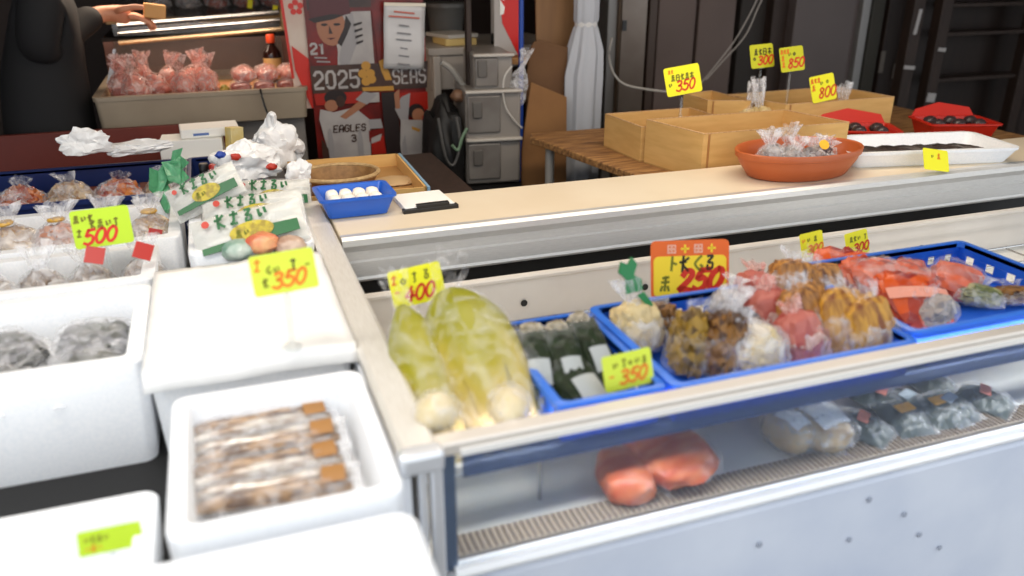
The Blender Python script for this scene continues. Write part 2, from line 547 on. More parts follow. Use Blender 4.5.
def price_card(label, px_, py_, Y, w_px, h_px, paper, rows, price, roll=0, yaw=0, tilt=-.28, stand=.08, ink=INKR, pz_frac=(.30, .10, .50, .15), faint=INKG, group='handwritten price cards', marks=None, header=False, clipstyle=True):
    """hand-lettered price card on a clear clip stand.  rows = [(text, x, z, height, material index)] in card fractions"""
    p = at(px_, py_, Y); s = mpp(p); w = w_px * s; h = h_px * s
    base = p - Vector((0, 0, h / 2 + stand))
    t = thing('price_card', label, 'price card', base, (0, 0, yaw), group)
    M = Matrix.Translation((0, 0, h / 2 + stand)) @ Euler((tilt, roll, 0)).to_matrix().to_4x4()
    r = h * .09
    ring = lambda y: [(a, y, b) for a, b, _ in rrect(w, h, r, 0, 4)]
    mb = MB(); mb.loft([ring(-.0006), ring(.0006)], 0)
    mats = [paper, ORANGEC, AMBER]
    if header:
        mb = MB(); mb.loft([ring(-.0006), ring(.0006)], 1)
        mb.prism([(a, b - h * .12) for a, b, _ in rrect(w * .93, h * .70, r, 0, 4)], -.0010, -.0006, 2)
    obj('card_sheet', mb, mats, t, M=M, smooth=False)
    ink_mb = MB(); y = -.0013
    for (txt, fx, fz, fh, mi) in rows:
        write(ink_mb, txt, (fx - .5) * w, (fz - .5) * h, fh * h, h * (.045 if fh > .15 else .03), y, mi, .1, .95)
    fx, fz, fh, pw = pz_frac
    if price:
        write(ink_mb, price, (fx - (.5 if header else .575)) * w, (fz - .5) * h, fh * h * .88, pw * h * (.62 if header else .46), y, 0, .28, .74, up=.04)
    if header:
        for k in range(4):
            x0 = (-.28 + k * .17) * w
            for st in [[(.0, .0), (.0, .9), (.7, .9), (.7, .0), (.0, .0)], [(.0, .45), (.7, .45)], [(.35, .9), (.35, .0)]][(k % 2):]:
                ink_mb.ribbon([(x0 + a * .13 * w, h * (.29 + b * .14)) for a, b in st], h * .035, y, 4 if k in (0, 2) else 5)
    if ink_mb.v:
        obj('lettering', ink_mb, [ink, faint, INKO, INKK, PINK, AMBER], t, smooth=False, M=M)
    if clipstyle:
        st = MB()
        st.lathe([(.016, 0), (.016, .003), (.005, .006), (.0045, stand * .5), (.006, stand * .52), (.0045, stand * .55), (.0045, stand * .9), (.003, stand * .95)], 12, 0)
        st.box((0, .004, stand + .004), (.022, .004, .016), 0)
        st.box((0, -.003, stand + .002), (.022, .002, .008), 0)
        obj('clip_stand', st, CLEAR, t)
    return t


# ================================================================== SETTING
b = MB(); b.box((1, 0.5, -.05), (12, 11, .1)); struct('floor', b, mat('floor_concrete', (120, 114, 108), .7, col2=(98, 94, 90), scale=2))
b = MB(); b.box((1, 5.35, 1.4), (12, .1, 2.9)); struct('wall_back', b, WALLM)
b = MB(); b.box((-2.9, 3.4, 1.4), (.1, 4.0, 2.9)); struct('wall_left', b, WALLM)
b = MB(); b.box((5.4, 3.4, 1.4), (.1, 4.0, 2.9)); struct('wall_right', b, WALLM)
b = MB(); b.box((1.2, 3.05, 2.15), (8.3, 4.6, .1)); struct('ceiling', b, mat('ceiling_grey', (120, 112, 104), .8))
b = MB(); b.box((3.5, 3.72, 1.4), (3.8, .08, 2.8)); struct('wall_inner', b, WALLM)


def panel(name, x0, x1, Yf, m_, th=.06, z1=2.75, frame=None):
    a = at(x0, 40, Yf).x; c = at(x1, 40, Yf).x
    mb = MB(); mb.box(((a + c) / 2, Yf + th / 2, z1 / 2), (c - a, th, z1), 0)
    return struct(name, mb, m_, bevel=.004)


panel('trim_1', 607, 618, 3.45, GREYM, .1)
panel('trim_2', 648, 656, 3.52, mat('trim_brown', (70, 54, 44), .5), .1)
panel('trim_3', 657, 694, 3.56, MAUVE, .06)
panel('trim_4', 697, 733, 3.57, MAUVE, .06)
panel('trim_5', 738, 770, 3.62, mat('recess_dark', (46, 40, 36), .7), .05)
panel('trim_6', 770, 786, 3.56, DARKWOOD, .1)
panel('trim_7', 792, 856, 3.5, mat('panel_grey_mauve', (92, 82, 80), .55, col2=(84, 74, 72), scale=2), .06)
panel('trim_8', 858, 866, 3.47, GREYM, .09)
panel('trim_9', 868, 880, 3.50, mat('trim_green_grey', (64, 62, 56), .6), .09)
panel('trim_10', 884, 1040, 3.50, mat('dark_door_wood', (40, 26, 19), .55, col2=(30, 19, 14), scale=5, stretch=(6, 6, 1)), .08)

# bronze cabinet with a name plate
p0 = at(619, 40, 3.42); p1 = at(647, 40, 3.42)
t = thing('storage_cabinet', 'tall bronze metal cabinet with a small plate, behind the cardboard boxes', 'cabinet', ((p0.x + p1.x) / 2, 3.42, 0))
cw = p1.x - p0.x
b = MB(); b.box((0, .09, .95), (cw, .16, 1.9)); obj('body', b, BRONZE, t, bevel=.005)
b = MB(); b.box((0, .004, 1.32), (cw * .9, .012, 1.0)); obj('door', b, mat('cabinet_upper', (126, 116, 108), .3, .4, col2=(104, 92, 82), scale=3), t, bevel=.003)
b = MB(); b.box((-.05, -.006, 1.22), (.02, .006, .045)); obj('name_plate', b, BLACKP, t)
b = MB(); b.box((0, -.004, .79), (cw * .9, .012, .05)); obj('lower_rail', b, GREYM, t)

# dark rack with paper tags, far end of the back wall
p0 = at(925, 40, 3.3)
t = thing('storage_rack', 'dark brown rack with pale paper tags in the corner', 'rack', (p0.x + .35, 3.3, 0))
for sx in (-.4, -.22, .4):
    b = MB(); b.box((sx, .05, 1.05), (.07, .06, 2.1)); obj('upright', b, DARKWOOD, t, bevel=.004)
for z in (.5, .9, 1.13, 1.27):
    b = MB(); b.box((.1, .09, z), (.6, .1, .02)); obj('shelf', b, DARKWOOD, t, bevel=.003)
for (sx, z, w_, h_) in ((-.4, .98, .07, .018), (-.21, 1.06, .05, .018), (-.22, .82, .055, .045), (-.4, 1.2, .02, .12)):
    b = MB(); b.box((sx, .017, z), (w_, .003, h_), rot=(0, .1, 0)); obj('paper_tag', b, mat('grey_tag', (176, 172, 170), .7), t)
for k, (x_, y_) in enumerate(((882, 62), (895, 71))):
    q = at(x_, y_, 3.49)
    b = MB(); b.box((0, 0, 0), (.028, .004, .075 if k == 1 else .11))
    o = obj('paper_sticker', b, mat('sticker_grey', (104, 98, 92), .7)); o.location = q
    tag(o, ('slim grey sticker high on the dark door', 'squarer grey sticker low on the dark door')[k], 'sticker')

# ================================================================== REFRIGERATED CASE
CX0, CX1 = .17, 2.3
t = case = thing('display_case', 'white open refrigerated display case with aluminium rails and glass front', 'display case', (0, 0, 0))
b = MB()
b.box(((CX0 + CX1) / 2 + .02, 1.0, .37), (CX1 - CX0 - .06, .16, .62))
b.box(((CX0 + CX1) / 2 + .02, 1.42, .36), (CX1 - CX0 - .06, .72, .6))
obj('body', b, mat('body_enamel', (214, 220, 232), .35, col2=(198, 206, 222), scale=4, bump=.02), t, bevel=.01)
for (x_, y_) in ((870, 500), (850, 540), (905, 515), (920, 535), (760, 545), (940, 548)):
    q = at(x_, y_, .916); b = MB(); lumpy(.005, .0015, .006, x_, .5, 2, 2, q, mb=b)
    obj('scuff', b, mat('scuff_grey', (158, 164, 178), .8), t)
b = MB(); b.box(((CX0 + CX1) / 2, 1.37, .06), (CX1 - CX0 - .16, .7, .12)); obj('plinth', b, BLACK, t)
# deck and liner
b = MB(); b.box(((CX0 + CX1) / 2, 1.34, .69), (CX1 - CX0 - .04, .78, .02)); obj('deck', b, DECK, t)
b = MB(); b.extx([(1.70, .66), (1.70, .810), (1.694, .814), (1.694, .820), (1.698, .824), (1.712, .824), (1.712, .66)], CX0 + .03, CX1, 0)
for x_, y_ in ((524, 303), (645, 287), (921, 248), (760, 272)):
    q = at(x_, y_, 1.698)
    M_ = Matrix.Translation(q) @ Matrix.Rotation(PI / 2, 4, 'X')
    b.lathe([(.0085, 0), (.0085, .002), (.005, .0022)], 14, 1, M=M_)
obj('back_panel', b, [PANEL, BLACK], t, angle=30)
b = MB(); b.box((CX0 + .026, 1.33, .79), (.012, .8, .22)); obj('side_panel', b, PANEL, t)
b = MB(); b.box((CX0 + .002, 1.33, .5), (.014, .86, .80)); obj('side_skin', b, ENAMEL, t, bevel=.003)
# rails
b = MB(); b.loft([[(x, y, z) for x, z in ((CX0 - .003, .905), (CX0 - .003, .926), (CX0 + .004, .932), (CX0 + .045, .932), (CX0 + .052, .926), (CX0 + .052, .905))] for y in (.90, 2.12)])
obj('side_rail', b, mat('rail_alu', (236, 232, 224), .3, .25, col2=(222, 216, 206), scale=30, stretch=(30, 1, 30)), t, angle=25)
b = MB(); b.extx([(.910, .912), (.910, .927), (.914, .930), (.938, .930), (.940, .927), (.940, .912)], CX0 + .05, CX1)
obj('front_rail', b, mat('front_rail_alu', (222, 214, 204), .3, .35), t, angle=25)
b = MB(); b.box(((CX0 + CX1) / 2 + .03, .909, .914), (CX1 - CX0 - .1, .004, .010)); obj('rail_trim', b, mat('white_trim', (240, 236, 230), .25), t)
b = MB(); b.box((CX0 + .024, .905, .918), (.062, .03, .034)); obj('corner_cap', b, CHROME, t, bevel=.008, seg=3)
b = MB(); b.box((CX0 + .025, .912, .46), (.012, .02, .88)); b.box((CX0 + .045, .912, .46), (.018, .02, .88)); obj('corner_post', b, CHROME, t, bevel=.004)
b = MB(); b.box((CX0 + .066, .935, .81), (.022, .022, .22)); obj('glass_post', b, mat('post_bluegrey', (96, 112, 136), .35, .5), t, bevel=.003)
b = MB(); b.box(((CX0 + CX1) / 2 + .03, .925, .81), (CX1 - CX0 - .09, .005, .205)); obj('front_glass', b, CASEGLASS, t)
b = MB(); b.extx([(.912, .693), (.910, .700), (.914, .708), (.935, .708), (.937, .693)], CX0 + .07, CX1)
obj('bottom_rail', b, mat('white_rail', (250, 250, 250), .3), t, angle=25)
b = MB()
b.extx([(.940, .700), (.940, .712), (.985, .712), (.985, .700)], CX0 + .07, CX1, 0)
x = CX0 + .08
while x < CX1 - .02:
    b.box((x, .962, .7135), (.004, .04, .004), 1); x += .0105
obj('air_grille', b, [mat('grille_beige', (176, 160, 142), .5), mat('grille_slot', (120, 106, 92), .5)], t, smooth=False)
b = MB(); b.extx([(.966, .836), (.966, .850), (.972, .852), (.976, .850), (.976, .836)], CX0 + .08, CX1, 0)
for k in range(5): b.box((.30 + k * .035, .965, .852), (.012, .010, .006), 0)
obj('shelf_rail', b, mat('shelf_rail_grey', (190, 186, 178), .4, .2), t)
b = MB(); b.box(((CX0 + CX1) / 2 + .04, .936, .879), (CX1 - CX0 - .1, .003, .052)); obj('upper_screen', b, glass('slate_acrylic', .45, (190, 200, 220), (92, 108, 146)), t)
b = MB()
for y in (1.03, 1.12, 1.21, 1.30, 1.39):
    b.tube([(.415, y, .8575), (CX1 - .05, y, .8575)], .003, 6)
x = .42
while x < CX1 - .05:
    b.tube([(x, .97, .8535), (x, 1.39, .8535)], .0022, 5); x += .06
for x in (.42, .9, 1.6, 2.2):
    for y in (1.04, 1.38):
        b.tube([(x, y, .70), (x, y, .853)], .004, 6)
obj('wire_shelf', b, STEEL, t)

o = obj('foam_riser', shell(.165, .26, .085, .03, .004, .01, 0, 0, .06), FOAM, None); o.location = (.327, 1.27, .7005)
tag(o, 'white foam riser under the bagged cabbages inside the case', 'riser')

# ================================================================== LEDGE BEHIND THE CASE
t = thing('serving_counter', 'long beige counter with a stepped aluminium edge behind the case', 'counter', (0, 0, 0))
LX0, LX1 = .228, 3.6
b = MB(); b.box(((LX0 + LX1) / 2, 1.95, .918), (LX1 - LX0, .26, .024)); obj('worktop', b, BEIGE, t, bevel=.003)
b = MB(); b.extx([(1.822, .905), (1.822, .931), (1.80, .932), (1.790, .926), (1.788, .912), (1.795, .902), (1.802, .894), (1.802, .872), (1.797, .868), (1.797, .832), (1.793, .826), (1.797, .82), (1.83, .82), (1.83, .905)], LX0, LX1)
obj('edge_profile', b, ALU, t, angle=20)
b = MB(); b.box(((LX0 + LX1) / 2, 1.955, .45), (LX1 - LX0 - .05, .24, .90)); obj('base_cabinet', b, BLACK, t)

# ================================================================== CRATES
def crate(name, label, w, d, h, loc, m_, rotz=0, nw=7, nd=5, group=None, mats2=None):
    t_ = thing(name, label, 'crate', loc, rotz, group)
    b_ = MB(); th = .004
    b_.box((0, 0, .003), (w - .012, d - .012, .006))
    for axis, L_, D_, n_ in ((0, w, d, nw), (1, d, w, nd)):
        for sg in (-1, 1):
            def bx_(u, z, lu, lz):
                c_ = (u, sg * (D_ / 2 - th), z); s_ = (lu, th, lz)
                if axis: c_ = (c_[1], c_[0], z); s_ = (th, lu, lz)
                b_.box(c_, s_)
            bx_(0, h * .17, L_ - th * 2, h * .30)
            bx_(0, h * .78, L_ - th * 2, h * .38)
            pit = (L_ - .02) / n_
            for k in range(n_ + 1):
                bx_(-L_ / 2 + .01 + k * pit, h * .45, pit * .62, h * .32)
    obj('crate_body', b_, m_, t_, bevel=.0012, seg=1)
    b_ = MB()
    b_.loft([rrect(w - .012, d - .012, .012, h - .012), rrect(w + .014, d + .014, .018, h - .012), rrect(w + .014, d + .014, .018, h - .002), rrect(w + .008, d + .008, .015, h), rrect(w - .012, d - .012, .012, h), rrect(w - .012, d - .012, .012, h - .012)], 0, False, False)
    obj('rim', b_, mats2 or m_, t_)
    return t_


RIMB = mat('blue_rim', (52, 112, 210), .3)
crate('blue_crate', 'slotted blue crate of dark leafy packs, beside the bagged cabbages', .170, .29, .068, (.502, 1.10, .8615), BLUE, 0, 5, 6, 'blue plastic crates', RIMB)
crate('blue_crate', 'wide blue crate heaped with mushroom and noodle bags', .46, .31, .070, (.835, 1.10, .8615), BLUE, 0, 9, 6, 'blue plastic crates', RIMB)
crate('blue_crate', 'blue crate of orange packs nearest the far end of the case', .46, .34, .068, (1.325, 1.145, .8615), BLUE, 0, 9, 6, 'blue plastic crates', RIMB)

# ================================================================== CABBAGES
def napa(label, base, tip, r, seed, flat=1.0):
    base = Vector(base); tip = Vector(tip); ax = (tip - base); L = ax.length
    q = ax.to_track_quat('Z', 'Y')
    t_ = thing('bagged_cabbage', label, 'vegetable', base, q.to_euler(), 'napa cabbages in plastic bags')
    # head of folded leaves
    hd = MB(); n = 40; rings = []
    for i in range(21):
        u = i / 20
        k = (.62 + .38 * math.sin(min(u / .55, 1) * PI / 2)) * (1 if u < .6 else math.cos((u - .6) / .4 * PI / 2 * .92) ** .75)
        if i == 0: k = .3
        ring = []
        for j in range(n):
            a = 2 * PI * j / n
            fold = 1 + .05 * math.cos(a * 5 + seed + u * 1.4) + .04 * noise.noise(Vector((math.cos(a) * 2, math.sin(a) * 2, u * 5 + seed)))
            ring.append((math.cos(a) * r * k * fold, math.sin(a) * r * k * fold, u * L * .86))
        rings.append(ring)
    hd.loft(rings)
    mname = 'napa_leaf'
    if mname not in MATS:
        mt = mat(mname, (200, 200, 70), .45)
        nt = mt.node_tree; bs = nt.nodes['Principled BSDF']
        tc = nt.nodes.new('ShaderNodeTexCoord'); sp = nt.nodes.new('ShaderNodeSeparateXYZ')
        nt.links.new(tc.outputs['Object'], sp.inputs[0])
        nz = nt.nodes.new('ShaderNodeTexNoise'); nz.inputs['Scale'].default_value = 16
        mp = nt.nodes.new('ShaderNodeMapping'); mp.inputs['Scale'].default_value = (1, 1, .35)
        nt.links.new(tc.outputs['Object'], mp.inputs[0]); nt.links.new(mp.outputs[0], nz.inputs['Vector'])
        ma = nt.nodes.new('ShaderNodeMath'); ma.operation = 'MULTIPLY_ADD'; ma.inputs[1].default_value = .26; 
        nt.links.new(nz.outputs['Fac'], ma.inputs[0]); nt.links.new(sp.outputs['Z'], ma.inputs[2])
        rp = nt.nodes.new('ShaderNodeValToRGB')
        els = rp.color_ramp.elements
        els[0].position = .12; els[0].color = lin((200, 180, 138))
        els[1].position = .44; els[1].color = lin((128, 132, 16))
        e = els.new(.2); e.color = lin((180, 160, 70))
        e = els.new(.28); e.color = lin((150, 142, 28))
        nt.links.new(ma.outputs[0], rp.inputs[0]); nt.links.new(rp.outputs[0], bs.inputs['Base Color'])
    obj('cabbage_head', hd, MATS[mname], t_)
    # outer leaves wrapped on the head
    for k in range(6):
        a0 = k * PI / 3 + seed; lf = MB(); rows = []
        for i in range(13):
            u = i / 12; row = []
            for j in range(9):
                v = j / 8 * 2 - 1
                a = a0 + v * .62 * (.55 + .45 * math.sin(u * PI * .8))
                kk = (.66 + .38 * math.sin(min(u / .55, 1) * PI / 2)) * (1 if u < .62 else max(.2, math.cos((u - .62) / .38 * PI / 2 * .8) ** .7))
                rad = r * kk * (1.03 + .05 * (1 - abs(v)) ** 3 * (1 - u) - .03 * v * v + .035 * noise.noise(Vector((v * 4, u * 6, seed + k))) * u)
                row.append((math.cos(a) * rad, math.sin(a) * rad, u * L * .80 - .004 + .012 * v * v * (-1 if u > .8 else 0)))
            rows.append(row)
        vs = [p for r_ in rows for p in r_]; fs = [(i * 9 + j, i * 9 + j + 1, (i + 1) * 9 + j + 1, (i + 1) * 9 + j) for i in range(12) for j in range(8)]
        lf.add(vs, fs)
        obj('outer_leaf', lf, MATS[mname], t_)
    sk = MB(); sk = bagskin(L * 1.10, r * 2.3, r * 2.3, seed, .84, .10, .34)
    M_ = Matrix.Translation((0, 0, -.012))
    obj('plastic_bag', sk, film('veg_film', lo=-.02, hi=.20, scale=20, edge=.15), t_, M=M_)
    return t_


napa('bagged napa cabbage leaning against the aluminium side rail', (.262, 1.00, .85), (.256, 1.34, .985), .046, 1.0)
napa('large bagged napa cabbage beside the slotted blue crate', (.352, 1.0, .868), (.345, 1.37, .985), .074, 2.3)

# pale radish packs at the foot of the cabbages
for k, (bx0, lab) in enumerate((((412, 385, 462, 436), 'pale bagged root at the front corner of the case'), ((474, 384, 545, 428), 'pale bagged root in front of the large cabbage'))):
    p = at((bx0[0] + bx0[2]) / 2, (bx0[1] + bx0[3]) / 2, .985); s = mpp(p)
    t = thing('bagged_radish', lab, 'vegetable', (p.x, .985, p.z - .03), (0, 0, .2 + k), 'bagged pale roots')
    b = blob((bx0[2] - bx0[0]) * s * .44, .03, .026, k + 4, .12, 1.6, 3, (0, 0, .028)); obj('root', b, mat('radish_cream', (216, 200, 164), .4, col2=(204, 186, 128), scale=20), t)
    b = blob((bx0[2] - bx0[0]) * s * .5, .034, .03, k + 9, .16, 3, 3, (0, 0, .03)); obj('plastic_bag', b, FILM, t)

# ================================================================== GENERIC BAGS
def bag_at(name, label, cat, box, Y, zb, T, content, film_, lean=.35, seed=1, group=None, neck=.8, fill=.7, amp=.3, freq=5, wr=.12, top=.35, yaw=0, roll=0, extra=None, wk=1.0):
    """bag whose top shows at box[1] and whose width fills box, standing on height zb"""
    rr = random.Random(seed); neck = min(.9, neck + rr.uniform(-.12, .08)); top = top * rr.uniform(.6, 1.2); roll = roll or rr.uniform(-.28, .28); yaw = yaw or rr.uniform(-.4, .4)
    cx = (box[0] + box[2]) / 2
    pt = at(cx, box[1], Y); s = mpp(pt); W = (box[2] - box[0]) * s * wk
    L = max((pt.z - zb), .05) / math.cos(lean)
    base = Vector((pt.x, Y - L * math.sin(lean), zb))
    t_ = thing(name, label, cat, base, (-lean, roll, yaw), group)
    b_ = lumpy(W * .43, T * .42, L * fill * .5, seed, amp, freq, 4, (0, 0, L * fill * .5 + .002), boxy=.35)
    obj('contents', b_, content, t_)
    obj('plastic_bag', bagskin(L, W, T, seed, neck, wr, top), film_, t_)
    if extra: extra(t_, W, T, L)
    return t_


# dark leafy packs
GREENPK = mat('dark_green_leaf', (30, 46, 20), .6, spec=.25, col2=(14, 24, 8), scale=50, bump=.5)
LABELG = mat('label_grey', (170, 174, 174), .4)
gp = [((505, 345, 545, 405), 1.16, 0), ((535, 338, 572, 400), 1.15, 1), ((560, 333, 596, 392), 1.17, 2), ((540, 366, 590, 420), 1.10, 3)]
glab = ['dark green leafy pack beside the large cabbage', 'dark green leafy pack standing in the middle of its crate', 'dark green leafy pack against the crate side by the mushrooms', 'dark green leafy pack lying at the front of its crate']
for (bx0, Y, k), lab in zip(gp, glab):
    cx = (bx0[0] + bx0[2]) / 2; p = at(cx, bx0[1], Y); s = mpp(p); w = (bx0[2] - bx0[0]) * s * 1.05
    l = .15
    lean = -.95 if k < 3 else -1.3
    t = thing('leafy_green_pack', lab, 'vegetable', (p.x, Y - .05, .895 - .02 * (k == 3)), (-lean - .0 - PI / 2 + .9, 0, -.15 + .1 * k), 'packs of dark greens')
    t.rotation_euler = (.55 if k < 3 else .3, 0, -.2 + .12 * k)
    b = pillow(w, l, .045, k + 1, .2, edge=.03); obj('greens', b, GREENPK, t)
    b = pillow(w * 1.04, l * 1.05, .051, k + 1, .22, edge=.08, z0=-.002); obj('wrapper', b, film('thin_film', lo=-.03, hi=.10, scale=18, edge=.06), t)
    b = MB(); vs = []
    for j in range(5):
        for i in range(5):
            u = (i / 4 - .5) * w * .5; v = (j / 4 - 1.0) * l * .30
            vs.append((u, v, .054 - 5.5 * u * u * 2 - 3 * v * v))
    b.add(vs, [(j * 5 + i, j * 5 + i + 1, j * 5 + i + 6, j * 5 + i + 5) for j in range(4) for i in range(4)])
    obj('label', b, LABELG, t)
    b = lumpy(w * .3, .014, .012, k + 20, .5, 3, 3, (0, l * .47, .03)); obj('root_end', b, mat('pale_stub', (196, 186, 168), .5, col2=(120, 110, 90), scale=40), t)

# white bag with a green tie
GREENT = mat('green_tape', (22, 118, 62), .4)


def green_tie(t_, W, T, L):
    b_ = MB()
    b_.prism([(-.016, 0), (.016, 0), (.018, .02), (.004, .03), (.014, .048), (.006, .062), (-.004, .05), (-.016, .058), (-.024, .04), (-.012, .026)], -.003, .003)
    obj('green_tie', b_, GREENT, t_, M=Matrix.Translation((0, -.012, L * .84)))
    b_ = MB(); b_.prism([(0, 0), (.02, -.03), (.03, -.026), (.014, .004)], -.001, .001)
    obj('tie_tail', b_, GREENT, t_, M=Matrix.Translation((.0, -T * .25, L * .80)))


MUSH = mat('brown_mushroom', (130, 88, 34), .5, kind='voronoi', scale=60, col2=(72, 42, 16), ramp=(.2, .8))
MUSH2 = mat('olive_mushroom', (150, 116, 34), .5, kind='voronoi', scale=55, col2=(84, 58, 14), ramp=(.2, .8))
PALE = mat('pale_sprout', (206, 184, 136), .5, kind='voronoi', scale=50, col2=(190, 164, 110), ramp=(.3, .9))
GREYC = mat('grey_contents', (160, 150, 144), .5, kind='voronoi', scale=40, col2=(112, 108, 112), ramp=(.2, .8))
PINKC = mat('pink_contents', (196, 120, 106), .5, kind='voronoi', scale=30, col2=(160, 66, 58), ramp=(.2, .8))
TAN = mat('tan_stick', (188, 130, 58), .5, kind='noise', scale=22, stretch=(4, 4, .6), col2=(92, 48, 18), ramp=(.35, .65))
TANY = mat('yellow_stick', (208, 154, 54), .5, kind='noise', scale=20, stretch=(4, 4, .6), col2=(120, 64, 22), ramp=(.35, .65))
ORG = mat('orange_veg', (206, 78, 12), .4, kind='voronoi', scale=30, col2=(140, 18, 8), ramp=(.2, .85))

bag_at('bagged_sprouts', 'white sprout bag closed with a green tie in the crate corner', 'vegetable', (606, 278, 664, 350), 1.20, .869, .085, PALE, FILMH, .30, 3, extra=green_tie, neck=.78)
ms = [((656, 300, 706, 365), 1.10, MUSH2, FILML, 'olive brown mushroom bag in front of the orange price card'),
      ((690, 302, 742, 366), 1.07, MUSH, FILML, 'dark brown mushroom bag at the front of the wide crate'),
      ((640, 298, 676, 340), 1.22, MUSH, FILM, 'brown mushroom bag tucked beside the green-tied sprout bag')]
for k, (bx0, Y, c_, f_, lab) in enumerate(ms):
    bag_at('bagged_mushrooms', lab, 'vegetable', bx0, Y, .869, .08, c_, f_, .30, 11 + k, 'bags of mushrooms', fill=.86, amp=.45, freq=5)
gs = [((700, 288, 760, 350), 1.14, 'clear bag of grey mushrooms behind the dark brown bag'),
      ((722, 306, 792, 362), 1.06, 'crumpled clear bag of pale mushrooms at the crate front'),
      ((700, 276, 745, 320), 1.24, 'clear bag of pale mushrooms just below the orange price card')]
for k, (bx0, Y, lab) in enumerate(gs):
    bag_at('bagged_mushrooms', lab, 'vegetable', bx0, Y, .869, .09, GREYC if k != 1 else PALE, FILMH, .3, 21 + k, 'bags of mushrooms', fill=.7, wr=.2)
pk = [((742, 276, 796, 350), 1.16, 'pink film bag in the middle of the wide crate'),
      ((772, 296, 826, 358), 1.07, 'pink film bag at the front of the wide crate'),
      ((724, 262, 768, 300), 1.27, 'pink film bag beside the orange price card')]
for k, (bx0, Y, lab) in enumerate(pk):
    bag_at('bagged_sausages', lab, 'food bag', bx0, Y, .869, .085, PINKC, FILMP, .33, 31 + k, 'pink film food bags', fill=.82, wr=.18, amp=.22, freq=2.5)
tn = [((780, 268, 838, 346), 1.12, TAN, 'tan stick snack bag next to the pink bags'),
      ((812, 276, 866, 344), 1.08, TANY, 'yellow brown stick snack bag second from the crate end'),
      ((842, 282, 896, 340), 1.05, TANY, 'yellow stick snack bag at the end of the wide crate'),
      ((756, 250, 810, 300), 1.27, TAN, 'tan stick snack bag below the two small price cards'),
      ((792, 256, 846, 310), 1.25, TAN, 'tan stick snack bag in the back row beside the orange packs')]
for k, (bx0, Y, c_, lab) in enumerate(tn):
    bag_at('bagged_snack_sticks', lab, 'food bag', bx0, Y, .869, .085, c_, FILM, .3, 41 + k, 'bags of stick snacks', fill=.84, wr=.15, amp=.2, wk=1.15)
b = MB(); b.box((0, 0, .02), (.03, .004, .04)); o = obj('yellow_tag', b, YEL, None, bevel=.001)
o.location = at(882, 333, 1.02) ; o.location.z -= .02
tag(o, 'small plain yellow tag at the end of the wide crate', 'tag')

og = [((812, 252, 872, 298), 1.33, 'orange red pack at the back of the heap'),
      ((838, 262, 898, 316), 1.26, 'orange red pack with a white twist on the heap'),
      ((872, 276, 940, 328), 1.13, 'orange red pack at the front of the heap'),
      ((880, 262, 928, 300), 1.29, 'orange red pack on the far shoulder of the heap')]
PINKT = mat('pink_strip', (226, 150, 126), .5)
for k, (bx0, Y, lab) in enumerate(og):
    cx = (bx0[0] + bx0[2]) / 2; cy = (bx0[1] + bx0[3]) / 2
    p = at(cx, cy, Y); s = mpp(p); w = (bx0[2] - bx0[0]) * s * 1.15; l = (bx0[3] - bx0[1]) * s * 1.5
    t = thing('orange_pack', lab, 'food bag', (p.x, p.y, p.z - .02), (.62, .12, -.35 + .12 * k), 'orange food packs')
    b = lumpy(w * .48, l * .48, .030, 60 + k, .3, 4, 4, (0, 0, .026), boxy=.4); obj('contents', b, ORG, t)
    b = pillow(w * 1.04, l * 1.06, .066, 60 + k, .18, edge=.05, z0=-.006); obj('wrapper', b, film('thin_film', lo=-.03, hi=.10, scale=18, edge=.06), t)
    b = MB()
    vs = [(u * w * .46, l * (.06 + v * .08), .060 - .010 * abs(u) ** 2) for v in (-1, 0, 1) for u in (-1, -.5, 0, .5, 1)]
    b.add(vs, [(j * 5 + i, j * 5 + i + 1, j * 5 + i + 6, j * 5 + i + 5) for j in range(2) for i in range(4)])
    obj('pale_band', b, PINKT, t)
# a low filler heap under the orange packs and green herbs in the far crate
for k, (bx0, Y, c_, lab) in enumerate((((905, 285, 960, 330), 1.10, GREYC, 'clear bag of grey greens beside the orange packs'), ((945, 275, 1000, 322), 1.14, mat('herb_mix', (150, 146, 90), .5, kind='voronoi', scale=40, col2=(92, 100, 52), ramp=(.2, .8)), 'clear bag of herbs at the far crate end'), ((985, 280, 1035, 315), 1.12, MUSH, 'clear bag of brown mushrooms beyond the herbs'))):
    bag_at('bagged_herbs', lab, 'vegetable', bx0, Y, .869, .09, c_, FILM, .3, 71 + k, 'bags in the far crate', fill=.7)
for k, (x_, y_) in enumerate(((850, 322), (880, 316), (925, 322))):
    p = at(x_, y_, 1.24 - .03 * k)
    t = thing('orange_pack', ('orange pack low behind the stick snacks', 'orange pack under the twisted one', 'orange pack lying deep in the far crate')[k], 'food bag', (p.x + .05, p.y, .87), (.2, 0, .3 * k), 'orange food packs')
    b = lumpy(.06, .05, .03, 90 + k, .4, 4, 3, (0, 0, .036), boxy=.4); obj('contents', b, ORG, t)
    b = pillow(.14, .12, .075, 90 + k, .18, edge=.05, z0=0); obj('wrapper', b, FILML, t)

